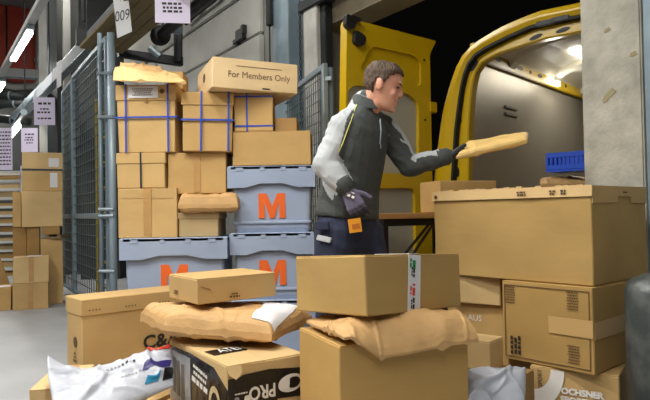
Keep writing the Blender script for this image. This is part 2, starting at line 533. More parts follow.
for (px, py, a, b_, r_) in ((633, 54, .022, .014, 5), (611, 93, .03, .02, 30), (606, 98, .016, .03, -20), (607, 30, .02, .012, 10)):
    c_ = UP(px, py, W(0, -0.0015), D2)
    st = MB().prism([(-a, -b_ * .6, 0), (-a * .3, -b_, 0), (a, -b_ * .4, 0), (a * .7, b_, 0), (-a * .5, b_ * .7, 0)], (0, 0, 0.002))
    so = st.build('tape_scrap', mat('old_tape', S(150, 140, 104), 0.6), pil)
    so.matrix_world = Matrix.Translation(c_) @ Matrix((-D1, Z, -D2)).transposed().to_4x4() @ Matrix.Rotation(math.radians(r_), 4, 'Z')
sc = MB(); wbox(sc, TP - 0.5, TP - 0.003, 0.02, TH, 0, CEIL)
struct(sc.build('wall_right', M_steelpaint))
wr = MB(); wbox(wr, TBACK, TP - 0.503, 0, TH, 0, CEIL)
struct(wr.build('wall_right_concrete', M_wallc))
for nm, a, b_ in (('wall_far', (TEND, TH), (TEND, -11.5)), ('wall_left', (TEND, -11.5), (TBACK, -11.5)), ('wall_back', (TBACK, -11.5), (TBACK, TH))):
    q = MB().add([W(*a), W(*b_), W(*b_, CEIL), W(*a, CEIL)], [(0, 1, 2, 3)])
    struct(q.build(nm, M_walldark if nm == 'wall_far' else M_wallc))

# sandwich panels on the dock wall, each its own piece
T0P = wall_t(268)
zz = 1.9
row = 0
while zz < 4.6:
    t = T0P + 0.05
    while t < TEND - 0.3:
        L = min(3.4, TEND - 0.1 - t)
        pm = MB(); wbox(pm, t, t + L - 0.02, -0.05 - 0.012 * (row % 2), -0.002, zz, zz + 0.5)
        pm.build('panel', M_panelw, wall_dock, bevel=0.012)
        t += L
    zz += 0.52; row += 1
def wall_item(name, mt, px0, px1, o0, o1, z0, z1, bevel=0.006):
    mb = MB(); wbox(mb, wall_t(px1, 60, o0), wall_t(px0, 60, o0), o0, o1, z0, z1)
    return struct(mb.build(name, mt, bevel=bevel))
wall_item('steel_column', M_steelpaint, 273, 289, -0.16, 0, 0, CEIL)
wall_item('concrete_column', mat('column_concrete', S(182, 180, 174), .85, var=.12, scale=8, bump=.2, bscale=40), 304, 317, -0.12, 0, 0, CEIL)
wall_item('door_guide_rail', M_steeldark, 317.5, 326, -0.08, 0.0, 0, CEIL)
wall_item('door_guide_rail_steel', M_steeldark, 289.5, 297, -0.06, 0.0, 0, CEIL)
tr = MB(); wbox(tr, 0.05, TJ + .25, -0.14, -0.02, ZL + 0.17, ZL + 0.27)
struct(tr.build('door_track', M_steeldark, bevel=0.01))
tr = MB(); wbox(tr, 0.05, TJ + .25, -0.06, -0.0, ZL + 0.31, ZL + 0.55)
struct(tr.build('door_header', M_steelpaint, bevel=0.01))
# chain of the roller door: each link
ch = thing('pull_chain', 'dark link chain hanging beside the grey wall column', 'chain', W(wall_t(300.5, 60, -.1), -0.1, 0.7))
lm = MB()
lm.tube([(math.cos(a) * .011, 0, math.sin(a) * .022) for a in [k * math.pi / 4 for k in range(9)]], .0045, 5)
lo = lm.build('chain_link', M_steeldark, ch)
for k in range(62):
    c2 = lo if k == 0 else link('chain_link', lo.data, ch)
    c2.location = (0, 0, 0.02 + k * 0.037); c2.rotation_euler = (0, 0, math.radians(90 * (k % 2) + 30))
# bracket and damper rod on the panels
bp_ = UP(241, 35, W(0, -.07), D2)
br = thing('wall_bracket', 'black bracket fixed on the pale wall panels', 'bracket', bp_ - Z * .09)
mb = MB().obox((0, 0, .09), D1 * .1, D2 * .03, Z * .07); mb.build('housing', M_black, br, bevel=.012)
mb = MB().obox(Vector((0, 0, .04)) + D1 * .12, D1 * .05, D2 * .03, Z * .03); mb.build('nose', M_black, br, bevel=.01)
mb = MB().obox(Vector((0, 0, .13)) - D1 * .08, D1 * .03, D2 * .035, Z * .05); mb.build('clamp', M_steeldark, br, bevel=.006)
dp = UP(270, 62, W(0, -.2), D2)
dr = thing('door_damper', 'slim black damper rod beside the steel wall column', 'damper', dp)
MB().tube([(0, 0, 0), (0, 0, 0.5)], .008).build('rod', M_steeldark, dr)
MB().tube([(0, 0, 0.36), (0, 0, 0.82)], .035, 12).build('cylinder', M_black, dr, bevel=.005)

# red cladding on the far wall, pipes
wfar = bpy.data.objects['wall_far']
for k in range(10):
    o0 = -11.4 + k * 1.1 + 0.0
    q = MB()
    q.obox(W(TEND - 0.04, o0 + .53, 4.75), D1 * .04, D2 * .53, Z * .84)
    q.build('cladding_panel', M_redwall, wfar, bevel=.01)
def farpt(px, py, off=0.2): return UP(px, py, W(TEND - off), D1)
pp = thing('drain_pipe', 'grey pipe elbow running down and along the red cladding', 'pipe', farpt(39, 40))
b0 = pp.location
pts = [farpt(38.5, -10), farpt(39, 60), farpt(39, 80), farpt(37.5, 84.5), farpt(34, 86), farpt(14, 86.5), farpt(2, 84)]
MB().tube([p - b0 for p in pts], .075, 10).build('pipe_run', mat('pipe_grey', S(150, 150, 146), .5), pp, smooth=True)
MB().tube([farpt(39, 58) - b0, farpt(39, 62) - b0], .1, 10).build('pipe_collar', M_steel, pp)
pp2 = thing('cable_tray', 'pale horizontal tray under the red cladding', 'tray', farpt(18, 75, .62))
b0 = pp2.location
q = MB(); a = farpt(-12, 72, .62) - b0; c = farpt(37, 75, .62) - b0
q.obox((a + c) / 2, (c - a) / 2, D1 * .1, Z * .09); q.build('tray_side', mat('tray_grey', S(150, 150, 150), .5), pp2)
q = MB(); q.obox((a + c) / 2 - Z * .09 - D1 * .1, (c - a) / 2, D1 * .12, Z * .012); q.build('tray_floor', M_steel, pp2)

# ------------------------------------------------------------------ overhead: rail, deck, lamps, signs
def along(px, py, z, t): return UZ(px, py, z) + D1 * t
ra = UZ(96, 31, 2.95)
rail = thing('overhead_rail', 'pale steel overhead rail running above the wire cage', 'rail', ra)
q = MB(); q.obox(D1 * 1.2, D1 * 4.2, D2 * .012, Z * .075); q.build('web', mat('rail_grey', S(120, 126, 132), .75, 0), rail)
q = MB(); q.obox(D1 * 1.2 - Z * .075 + D2 * .04, D1 * 4.2, D2 * .05, Z * .008); q.build('lower_flange', M_steel, rail)
q = MB(); q.obox(D1 * 1.2 + Z * .075 + D2 * .04, D1 * 4.2, D2 * .05, Z * .008); q.build('upper_flange', M_steel, rail)
for k in range(4):
    MB().tube([D1 * (k * 2.4 - 2) + Z * .08, D1 * (k * 2.4 - 2) + Z * 2.64], .012).build('hanger_rod', M_steeldark, rail)
# timber deck underside
dk = thing('timber_deck', 'brown timber deck of planks overhead above the stacked boxes', 'deck', UZ(140, 40, 2.85))
for k in range(4):
    q = MB(); q.obox(-D2 * (.06 + .118 * k) - D1 * .95 + Z * .02, D1 * 1.6, D2 * .056, Z * .02)
    o = q.build('plank', M_plank, dk, bevel=.004)
q = MB(); q.obox(-D2 * .24 + D1 * .67 + Z * .13, D1 * .03, D2 * .26, Z * .09); q.build('end_beam', M_steeldark, dk)
q = MB(); q.obox(D2 * .02 - D1 * 1.2 + Z * .16, D1 * 1.35, D2 * .015, Z * .12); q.build('side_beam', mat('deck_side_steel', S(170, 172, 168), .5, .2), dk)
for k in range(2):
    MB().tube([-D2 * .5 * k + D1 * .3 + Z * .2, -D2 * .5 * k + D1 * .3 + Z * 2.74], .02).build('hanger', M_steeldark, dk)
# dark steel frame below the deck end
sf = thing('steel_cross_beam', 'dark steel cross beam under the timber deck', 'beam', U(118, 53, 6.9))
b0 = sf.location
q = MB(); e = U(182, 62, 6.6) - b0
q.obox(e / 2, e / 2, D1 * .04, Z * .045); q.build('beam', M_steeldark, sf)
MB().tube([U(178, 20, 6.6) - b0, U(178, 62, 6.6) - b0], .05, 8).build('post', M_steeldark, sf)
MB().tube([U(178, -60, 6.6) - b0, U(178, 22, 6.6) - b0], .035, 8).build('hanger_post', M_steeldark, sf)
MB().tube([U(150, 48, 6.7) - b0, U(160, 57, 6.7) - b0], .04, 8).build('strut', M_steel, sf)
# black pipe with end cap
bp = thing('black_duct_pipe', 'black pipe with a round end cap beneath the large lilac sign', 'pipe', U(160, 36, 6.2))
b0 = bp.location
pd = D1 * -1.0 + Z * 0.02
MB().tube([Vector((0, 0, 0)), pd * 1.2, pd * 2.2], .055, 12).build('pipe_run', M_black, bp, smooth=True)
MB().tube([-pd * .1, -pd * .02, pd * .05, pd * .07], [.07, .1, .1, .06], 14).build('end_cap', M_rubber, bp, smooth=True)
MB().tube([Vector((0, 0, .05)) + pd * .1, Vector((0, 0, 3.0)) + pd * .1], .012, 6).build('hanger', M_steeldark, bp)
MB().tube([U(158, 0, 6.1) - b0 + D2 * .2, U(158, 30, 6.1) - b0 + D2 * .2], .05, 10).build('riser', M_steelpaint, bp, smooth=True)
thin = thing('thin_conduit', 'thin black conduit running along the pale wall panels', 'conduit', UP(192, 20, W(0, -.12), D2))
b0 = thin.location
MB().tube([UP(x, y, W(0, -.12), D2) - b0 for x, y in ((186, 24), (197, 14), (210, 4), (222, -6))], .022, 8).build('tube', M_black, thin)
MB().tube([UP(195, 14, W(0, -.12), D2) - b0, UP(199, 14, W(0, -.12), D2) - b0 + Z * .05], .035, 8).build('clip', M_black, thin)

def strip_light(pos, direction, length, label, lit=None, group=None, hang=True):
    t = thing('strip_light', label, 'lamp', pos, (0, 0, math.atan2(direction.y, direction.x)), group)
    MB().box((-length / 2 - .1, -.045, .03), (length / 2 + .1, .045, .10)).build('housing', M_steel, t, bevel=.006)
    MB().box((-length / 2, -.04, -.01), (length / 2, .04, .029)).build('diffuser', M_lamp, t, bevel=.006)
    if hang:
        for s in (-1, 1):
            MB().tube([(s * length * .4, 0, .1), (s * length * .4, 0, CEIL - pos[2] - .005)], .006, 6).build('hanger_rod', M_steel, t)
    if lit:
        ld = bpy.data.lights.new('tube_light', 'AREA')
        ld.shape = 'RECTANGLE'; ld.size = length; ld.size_y = 0.12; ld.energy = lit; ld.color = (1.0, 0.972, 0.90)
        lo_ = bpy.data.objects.new('tube_light', ld); COL.objects.link(lo_)
        lo_.parent = t; lo_.location = (0, 0, -.03)
    return t
a = UZ(13, 61, 3.5); b_ = UZ(30, 33, 3.5)
strip_light((a + b_) / 2, b_ - a, (b_ - a).length * .98, 'long lit strip lamp hanging before the red cladding', 40, hang=False)
a2 = UZ(-6, 99, 3.5); b2 = UZ(3.5, 83, 3.5)
strip_light((a2 + b2) / 2, b2 - a2, (b2 - a2).length * .9, 'lit strip lamp cut off at the left picture edge', 25, hang=False)
tk = thing('lamp_trunking', 'pale sloping-looking trunking carrying the strip lamps at upper left', 'trunking', b_ + Z * .1)
b0 = tk.location
q = MB(); q.obox(D1 * 1.6 + Z * .04, D1 * 4.2, D2 * .05, Z * .035); q.build('channel', mat('trunking_grey', S(190, 190, 190), .5), tk)
for k in (0, 3):
    MB().tube([D1 * (k * 2.2 - 2) + Z * .07, D1 * (k * 2.2 - 2) + Z * (CEIL - b0.z - .01)], .01, 6).build('hanger_rod', M_steeldark, tk)
a = UZ(9, 137, 3.0); b_ = UZ(19, 125, 3.0)
a = U(10, 136, 10.8); b_ = U(18, 126, 9.6)
fl_ = thing('far_strip_lamp', 'small lit strip lamp near the hanging lilac papers', 'lamp', (a + b_) / 2)
b0 = fl_.location
MB().tube([a - b0, b_ - b0], .05, 8).build('diffuser', M_lamp, fl_)
MB().tube([a - b0 + Z * .07, U(24, 112, 8.9) - b0], .05, 8).build('housing', M_steel, fl_)
for k, (x, y, z, pw_) in enumerate(ADDED_LAMPS):
    strip_light(Vector((x, y, z)), D1, 1.6, 'added strip lamp out of view, brightening the parcels and walls', LAMP_POWER * pw_, group='added strip lamps out of view')

def word_rows(rows, width, seed=1):
    """illegible small print: rows of little word blocks; rows = (z, height, fill 0..1); lies in the xz plane"""
    rnd = random.Random(seed); mb = MB(); mb.kind = 'stuff'
    for z, hh, fill in rows:
        x = -width * fill / 2
        while x < width * fill / 2 - hh * .5:
            L = min(hh * rnd.uniform(.9, 2.2), width * fill / 2 - x)
            mb.box((x, -.0006, z - hh / 2), (x + L, .0004, z + hh / 2)); x += L + hh * .55
    return mb
def paper_sign(name, label, quad, Y, lines, mt=M_sign, size=0.05, thick=.003, yaw=0.0, txt_mat=None, rot=0.0):
    x0, y0, x1, y1 = quad
    c = U((x0 + x1) / 2, (y0 + y1) / 2, Y)
    wv = (U(x1, y0, Y) - U(x0, y0, Y)).length / max(.3, math.cos(math.radians(yaw))); hv = (U(x0, y0, Y) - U(x0, y1, Y)).length
    s = thing(name, label, 'sign', c - Z * hv / 2, (0, 0, math.radians(yaw)))
    MB().box((-wv / 2, -thick / 2, 0), (wv / 2, thick / 2, hv)).build('sheet', mt, s)
    o = word_rows([(hv * (.5 + fv), sz * .6, fill) for fv, sz, fill in lines], wv, seed=len(lines) + int(x0)).build('printed_text', txt_mat or M_ink, s)
    o.location = (0, -thick / 2 - .001, 0)
    for sx in (-1, 1):
        MB().tube([(sx * wv * .4, 0, hv - .01), (sx * wv * .4, 0, hv + .5)], .0025, 5).build('cord', M_steeldark, s)
    return s
paper_sign('hanging_sign', 'large lilac paper sign hanging above the box stacks at top', (155.5, -14, 189.5, 23), 4.7,
           [(.3, .035, .5), (.18, .035, .55), (.02, .03, .6), (-.09, .03, .55), (-.19, .03, .55)], yaw=8)
paper_sign('hanging_sign', 'lilac paper sign with dark lines hanging left of the cage', (34.5, 97.5, 54.5, 125), 8.2,
           [(.28, .05, .6), (.08, .035, .4), (-.04, .04, .7), (-.26, .035, .65)], yaw=6)
paper_sign('hanging_sign', 'pale lilac paper list at the left picture edge', (-8, 128, 12, 170), 8.0,
           [(.4 - .085 * k, .03, .85) for k in range(10)], yaw=4)
paper_sign('hanging_sign', 'small lilac paper sign right of the pale paper list', (21.5, 128, 37.5, 152), 9.0,
           [(.24, .035, .55), (.1, .03, .5), (0.0, .03, .6), (-.12, .03, .4)], yaw=4)
# 009 tag hangs from the rail, turned along it
c = U(124, 12, 5.15)
s9 = thing('number_tag', 'white tag printed 009 hanging from the overhead rail', 'sign', c - Z * .16, (0, math.radians(-8), math.radians(-32)))
MB().box((-.095, -.002, -.04), (.095, .002, .33)).build('sheet', M_white, s9)
o = link('printed_text', text_mesh('009', .13, M_ink), s9); o.location = (0, -.0035, .13); o.rotation_euler = (math.pi / 2, math.radians(10), 0)
MB().tube([(0, 0, .26), (0, 0, .42)], .003, 5).build('cord', M_steeldark, s9)
c = U(59, 75, 7.4)
s10 = thing('number_tag', 'blank white tag hanging from the rail behind the cage top', 'sign', c - Z * .15, (0, 0, math.radians(-50)))
MB().box((-.09, -.002, 0), (.09, .002, .32)).build('sheet', M_white, s10)
MB().tube([(0, 0, .31), (0, 0, .42)], .003, 5).build('cord', M_steeldark, s10)

# ------------------------------------------------------------------ concrete column & dark machinery at far left
q = MB(); c = U(52, 170, 10.2)
q.box((c.x - .21, c.y, 0), (c.x + .21, c.y + .4, CEIL)); struct(q.build('column_far', M_wallc))
q = MB(); c = U(58, 30, 9.4)
q.box((c.x - .18, c.y, 0), (c.x - .02, c.y + .2, CEIL)); struct(q.build('column_steel', M_steeldark))
q = MB(); c = U(67, 30, 10.5)
q.box((c.x - .16, c.y, 0), (c.x + .3, c.y + .3, CEIL)); struct(q.build('column_grey', M_walldark))
q = MB(); c = U(86, 30, 9.5)
q.box((c.x - .12, c.y, 0), (c.x + .5, c.y + .3, CEIL)); struct(q.build('column_shaft', mat('shaft_dark', S(52, 54, 54), .8)))
for k, (x0, y0, x1, y1, Y, r, lab) in enumerate((
        (-5, 96, 26, 96, 10.6, .07, 'dark pipe crossing under the pale cable tray'),
        (-5, 107, 34, 101, 10.2, .05, 'thin dark pipe sloping left of the lilac signs'),
        (12, 118, 44, 84, 9.8, .05, 'grey brace pipe slanting up behind the lilac signs'),
        (-5, 118, 30, 122, 10.9, .08, 'thick dark pipe behind the small lilac papers'))):
    a = U(x0, y0, Y); b_ = U(x1, y1, Y)
    pt = thing('ceiling_pipe', lab, 'pipe', a)
    MB().tube([Vector(), b_ - a], r, 10).build('pipe_run', M_steeldark if k != 2 else M_steel, pt, smooth=True)
    MB().tube([(b_ - a) * .48, (b_ - a) * .52], r * 1.25, 10).build('pipe_clamp', M_steel, pt)

# ------------------------------------------------------------------ wire cage at left
def mesh_panel(parent, A, B, z0, z1, frame=.025, pitch=.05, wire=.0028, rails=(), mt=None, wmt=None, hp=None):
    """framed wire panel from A to B (local ground points)"""
    A = Vector(A); B = Vector(B); d = (B - A); L = d.length; d = d / L; n = Vector((-d.y, d.x, 0))
    fr = mt or M_steelpaint
    for (t0, t1, za, zb, nm) in ((0, frame * 1.6, z0, z1, 'frame_post'), (L - frame * 1.6, L, z0, z1, 'frame_post'),
                                 (frame * 1.6, L - frame * 1.6, z0, z0 + frame * 1.4, 'frame_rail'), (frame * 1.6, L - frame * 1.6, z1 - frame * 1.4, z1, 'frame_rail')) + \
                                tuple((frame * 1.6, L - frame * 1.6, zr - frame * .9, zr + frame * .9, 'frame_rail') for zr in rails):
        q = MB(); q.obox(A + d * (t0 + t1) / 2 + Z * (za + zb) / 2, d * (t1 - t0) / 2, n * frame * .6, Z * (zb - za) / 2)
        q.build(nm, fr, parent, bevel=.003, seg=1)
    q = MB()
    k = 0
    t = frame * 1.6 + pitch / 2
    while t < L - frame * 1.6:
        q.obox(A + d * t + Z * (z0 + z1) / 2, d * wire, n * wire, Z * (z1 - z0 - frame * 2) / 2); t += pitch
    z = z0 + frame * 1.4 + (hp or pitch)
    while z < z1 - frame * 1.4:
        q.obox(A + d * L / 2 + Z * z + n * wire * 2, d * (L / 2 - frame), n * wire, Z * wire); z += (hp or pitch * 1.4)
    o = q.build('wire_mesh', wmt or M_wire, parent)
    o['kind'] = 'stuff'
CA = U(108, 150, 5.5); CA.z = 0
CBp = U(73.5, 150, 7.05); CBp.z = 0
CC = U(63, 150, 7.8); CC.z = 0
ztop = U(108, 36, 5.5).z
cg = thing('wire_cage', 'tall grey steel wire cage standing left of the stacked boxes', 'cage', CA)
mesh_panel(cg, (0, 0, 0), CBp - CA, .1, ztop, rails=(1.0,), frame=.03, pitch=.12, hp=.11, wire=.004)
mesh_panel(cg, CBp - CA + D1 * .02, CC - CA, .1, ztop - .03, rails=(1.0,), frame=.03, pitch=.12, hp=.11, wire=.004)
for (dx, rr_, mt_) in ((.045, .034, mat('pale_blue_post', S(168, 186, 198), .4, .2)), (-.06, .018, M_steelpaint)):
    MB().tube([Vector((dx, -.02, 0)), Vector((dx, -.02, ztop + .02))], rr_, 16).build('post', mt_, cg, smooth=True)
for zc in (.5, 1.0, 1.06, 1.9, 2.3):
    MB().tube([Vector((-.07, -.06, zc)), Vector((.07, -.06, zc))], .016, 8).build('hinge', M_steel, cg)
MB().obox(CC - CA + Z * 1.02, D1 * .05, D2 * .04, Z * .02).build('latch', mat('brass', S(170, 150, 80), .4, .5), cg)
yl = UZ(86, 150, 1.6)
yp = U(86, 150, 6.6); yp.z = 0
ys = thing('yellow_ladder', 'narrow yellow ladder leaning inside the wire cage', 'ladder', yp + D2 * .12)
for sx in (0, .18):
    q = MB(); q.obox(D2 * sx * .6 + Z * 1.15, D1 * .015, D2 * .022, Z * 1.15); q.build('stile', mat('ladder_yellow', S(200, 170, 40), .5), ys)
for k in range(8):
    q = MB(); q.obox(D2 * .054 + Z * (.2 + k * .28), D1 * .012, D2 * .05, Z * .012); q.build('rung', mat('ladder_yellow', S(200, 170, 40), .5), ys)

# mesh gate right of the stack
G0 = U(326, 100, 4.6); G0.z = 0
G1 = U(272, 100, 6.3); G1.z = 0
gz = U(326, 63, 4.6).z
gt = thing('mesh_gate', 'grey framed wire mesh gate between the boxes and the yellow van door', 'gate', G0)
mesh_panel(gt, (0, 0, 0), G1 - G0, .1, gz, frame=.032, pitch=.06, mt=M_steel)
MB().tube([(.035, .08, 0), (.035, .08, gz - .02)], .028, 10).build('post', M_steelpaint, gt)
MB().obox((0.02, .05, gz - .12), (.02, 0, 0), (0, .06, 0), (0, 0, .015)).build('hinge', M_steel, gt)

# ------------------------------------------------------------------ wire shelf at far left
rk = U(0, 200, 8.6); rk.z = 0
sh = thing('wire_shelf', 'pale wire shelf rack with stored parcels at the far left', 'shelf', (rk.x - .55, rk.y, 0))
M_rack = mat('pale_rack_steel', S(226, 228, 226), .4, .2)
RW = .86
ztr = U(10, 166, 8.6).z
for x in (0, RW):
    for y in (0, .45):
        MB().tube([(x, y, 0), (x, y, ztr)], .016, 8).build('post', M_rack, sh)
levels = []
zz = .15
while zz < ztr - .02:
    levels.append(zz)
    q = MB()
    q.box((0, -.012, zz - .018), (RW, .008, zz + .018)); q.box((0, .445, zz - .012), (RW, .465, zz + .012))
    for k in range(12):
        q.box((RW * k / 11 - .004, 0, zz - .004), (RW * k / 11 + .004, .45, zz + .004))
    q.build('shelf_tier', M_rack, sh)
    zz += .125
looks = ['tan', 'light', 'mid', 'grey', 'pale', 'dark']
words = ['flat tan parcel', 'pale brown parcel', 'mid brown parcel', 'greyish parcel', 'light sand parcel', 'dark brown parcel']
tiers = ['lowest tier', 'second tier from below', 'third tier from below', 'fourth tier from below', 'fifth tier from below', 'sixth tier from below', 'seventh tier from below', 'eighth tier from below', 'ninth tier from below', 'tenth tier from below', 'eleventh tier from below', 'twelfth tier from below', 'thirteenth tier from below', 'fourteenth tier from below', 'fifteenth tier from below']
for i, zt in enumerate(levels[:-1]):
    k = i % 6
    wv = .42 + .06 * ((i * 5) % 4)
    c = (rk.x - .55 + RW - .05 - wv / 2, rk.y + .22, zt + .0125)
    carton('shelf_parcel', words[k] + ' on the ' + tiers[i] + ' of the wire shelf', (c, (wv, .36, .045 + .012 * ((i * 3) % 4)), 0), looks[k], group='parcels on the wire shelf')

# ================================================================== THE VAN
VC = U(434, 150, 4.4); VC.z = 0
va = Vector((.669, .743, 0)).normalized(); vu = Vector((va.y, -va.x, 0))
VROT = math.atan2(vu.y, vu.x)
van = thing('delivery_van', 'yellow delivery van with open rear door and lit metal lined cargo hold', 'van', VC, (0, 0, VROT))
def vl(p): # world -> van local (u, v, z)
    q = p - VC
    return Vector((q.dot(vu), q.dot(va), q.z))
def vrear(px, py, v=0.0):
    return vl(UP(px, py, VC + va * v, va))
def resample(pts, n):
    L = [0]
    for a, b in zip(pts, pts[1:]): L.append(L[-1] + (b - a).length)
    out = []
    for k in range(n):
        s = L[-1] * k / (n - 1); i = 0
        while i < len(L) - 2 and L[i + 1] < s: i += 1
        f = (s - L[i]) / max(1e-9, L[i + 1] - L[i])
        out.append(pts[i].lerp(pts[i + 1], f))
    return out
o_px = [(432, 215), (434, 182), (438, 145), (443, 110), (450, 84), (457, 65), (464, 52.5), (475, 42.5), (499, 28), (520, 18.5), (540, 11), (580, 3)]
s_px = [(450, 215), (452, 178), (455, 130), (460, 91), (464, 73), (469, 61), (476, 53.5), (485, 48), (508, 36.5), (532, 26), (580, 16)]
i_px = [(465, 215), (465, 178), (465.5, 122), (468, 90), (471, 73), (476, 63.5), (484, 57.5), (499, 51), (540, 38), (580, 30)]
def profile(pxs, n=30):
    pts = [vrear(x, y) for x, y in pxs]
    p0 = pts[0].copy(); p0.z = .5
    return resample([p0] + pts, n)
UC = vrear(580, 30).x + 0.03
def full(h):
    h = [Vector((p.x, 0, p.z)) for p in h]
    h[-1].x = UC
    return h + [Vector((2 * UC - p.x, 0, p.z)) for p in reversed(h[:-1])]
PO = full(profile(o_px)); PS = full(profile(s_px)); PI = full(profile(i_px))
def inset(prof, d):
    c = Vector((UC, 0, 1.2)); out = []
    for p in prof:
        q = p - c; q.normalize(); out.append(p - q * d)
    return out
def band(mb, A, va_, B, vb_, flip=False):
    n = len(A)
    vv = [Vector((p.x, va_, p.z)) for p in A] + [Vector((p.x, vb_, p.z)) for p in B]
    mb.add(vv, [(i, i + 1, i + 1 + n, i + n) for i in range(n - 1)])
q = MB()
band(q, inset(PO, -.0), .0, inset(PO, -.012), .03); band(q, inset(PO, -.012), .03, inset(PO, -.045), .2); band(q, inset(PO, -.045), .2, inset(PO, -.11), .6); band(q, inset(PO, -.11), .6, inset(PO, -.11), 4.6)
q.build('body_shell', M_yellow, van, smooth=True)
q = MB(); A = inset(PO, .03); mid = [a.lerp(b, .5) for a, b in zip(PO, PS)]
band(q, PO, 0, A, -.012); band(q, A, -.012, mid, -.012); band(q, mid, -.012, inset(PS, -.012), .004)
q.build('rear_frame', M_yellow, van, smooth=True)
q = MB(); band(q, inset(PS, -.014), .004, inset(PS, -.014), .03); band(q, inset(PS, -.014), .03, inset(PS, .014), .03); band(q, inset(PS, -.006), -.006, inset(PS, .010), -.006); band(q, inset(PS, .010), -.006, inset(PS, .014), .05)
q.build('door_seal', M_rubber, van, smooth=True)
q = MB(); band(q, inset(PS, .012), .045, inset(PI, -.01), .045); band(q, inset(PI, -.01), .045, PI, .055); band(q, PI, .055, inset(PI, -.01), .14)
q.build('inner_flange', M_yellow, van, smooth=True)
# holes and slots in the flange
for (x, y, a, b_, r) in ((459, 150, .006, .03, 0), (461, 120, .006, .02, 0), (474.5, 66, .014, .045, 40), (536, 37, .045, .013, -14), (563, 30, .045, .013, -8), (458, 172, .012, .035, 0)):
    p = vrear(x, y, .045)
    hl = MB().tube([(0, .004, 0), (0, -.004, 0)], 1.0, 16)
    o = hl.build('flange_slot', M_black, van); o.scale = (a, 1, b_); o.location = (p.x, .043, p.z); o.rotation_euler = (0, math.radians(r), 0)
for (x, y) in ((545, 23), (560, 19)):
    p = vrear(x, y, .0)
    MB().box((-.06, -.03, -.018), (.06, .01, .018)).build('latch_striker', M_black, van, bevel=.006).location = (p.x, .02, p.z)
# cargo lining
VL = 3.6
wl = min(p.x for p in PI)
pw = vl(UP(530, 76, VC + vu * wl, vu)); ZR = pw.z + .01
half = PI
zt_ = max(p.z for p in PI)
def lining(zlo, zhi):
    mb = MB()
    side = []
    # left wall profile follows the opening, above the rail it bends to the roof
    return mb
PW = inset(PI, -.01)
PWl = [Vector((min(p.x, 2 * UC - p.x) if p.x < UC else p.x, 0, p.z)) for p in PW]
lo_p = [Vector((wl + .0, 0, .62)), Vector((wl, 0, ZR))]
mb = MB(); band(mb, lo_p, .12, lo_p, VL); mb.build('side_lining', M_alu, van)
mr = [Vector((2 * UC - p.x, 0, p.z)) for p in lo_p]
mb = MB(); band(mb, mr, .12, mr, VL); mb.build('side_lining', M_alu, van)
zc_ = zt_ + .10
zc_ = ZR + .15
hl_ = [(wl - .004, ZR), (wl + .05, ZR + .045), (wl + .16, ZR + .09), (wl + .32, ZR + .13), (wl + .55, zc_)]
hi_p = [Vector((x, 0, z)) for x, z in hl_] + [Vector((2 * UC - x, 0, z)) for x, z in reversed(hl_)]
mb = MB(); band(mb, hi_p, .3, hi_p, VL); mb.build('roof_lining', M_cream, van, smooth=False)
for vv in (.75, 1.55, 2.35):
    mb = MB(); band(mb, [p + Vector((.03 if p.x < UC else -.03, 0, -.03)) for p in hi_p], vv - .05, [p + Vector((.03 if p.x < UC else -.03, 0, -.03)) for p in hi_p], vv + .05)
    band(mb, hi_p, vv - .06, [p + Vector((.03 if p.x < UC else -.03, 0, -.03)) for p in hi_p], vv - .05)
    mb.build('roof_bow', M_cream, van)
MB().prism([Vector((p.x, VL, p.z)) for p in [Vector((wl, 0, .55))] + hi_p + [Vector((2 * UC - wl, 0, .55))]], (0, .03, 0)).build('bulkhead', M_alu, van)
mb = MB(); mb.box((wl - .12, .02, .55), (2 * UC - wl + .12, VL, .62)); mb.build('cargo_floor', M_vanfloor, van)
MB().box((wl - .004, .13, ZR - .055), (wl + .035, VL, ZR + .065)).build('lashing_rail', M_yellow, van, bevel=.006)
for k in range(9):
    hl = MB().tube([(0, 0, 0), (.006, 0, 0)], 1.0, 14)
    o = hl.build('rail_slot', M_black, van); o.scale = (1, .05 if k % 2 else .022, .016); o.location = (wl + .032, .3 + k * .2, ZR + .005)
MB().box((wl, .135, ZR - .02), (wl + .05, .26, ZR + .07)).build('rail_bracket', M_black, van, bevel=.01)
# handle marks on lining
p = vl(UP(510, 108, VC + vu * wl, vu))
for dz in (0, -.055):
    MB().box((wl, p.y - .1, p.z + dz - .012), (wl + .012, p.y + .12, p.z + dz + .012)).build('recessed_grip', mat('grip_grey', S(110, 104, 92), .5), van, bevel=.004)
p = vl(UP(554, 82, VC + vu * (wl + .05), vu))
MB().box((wl + .034, p.y - .13, p.z - .022), (wl + .06, p.y + .13, p.z + .022)).build('cargo_lamp', M_vanlamp, van, bevel=.005)
ld = bpy.data.lights.new('cargo_light', 'AREA'); ld.shape = 'RECTANGLE'; ld.size = .26; ld.size_y = .05; ld.energy = 5; ld.color = (1, .95, .84)
lo_ = bpy.data.objects.new('cargo_light', ld); COL.objects.link(lo_); lo_.parent = van; lo_.location = (wl + .075, p.y, p.z); lo_.rotation_euler = (0, math.radians(-60), 0)
lo_.rotation_euler = Vector((-.8, 0, .6)).to_track_quat('Z', 'Y').to_euler()
rl = vl(UP(562, 44, VC + Z * (zc_ - .03), Z)); rl.y = max(.35, rl.y) + .75
MB().box((rl.x - .04, rl.y - .5, zc_ - .05), (rl.x + .04, rl.y + .5, zc_ - .022)).build('cargo_lamp', M_vanlamp, van, bevel=.005)
ld = bpy.data.lights.new('cargo_roof_light', 'AREA'); ld.shape = 'RECTANGLE'; ld.size = .08; ld.size_y = 1.0; ld.energy = 6; ld.color = (1, .95, .84)
lo_ = bpy.data.objects.new('cargo_roof_light', ld); COL.objects.link(lo_); lo_.parent = van; lo_.location = (rl.x, rl.y, zc_ - .06)
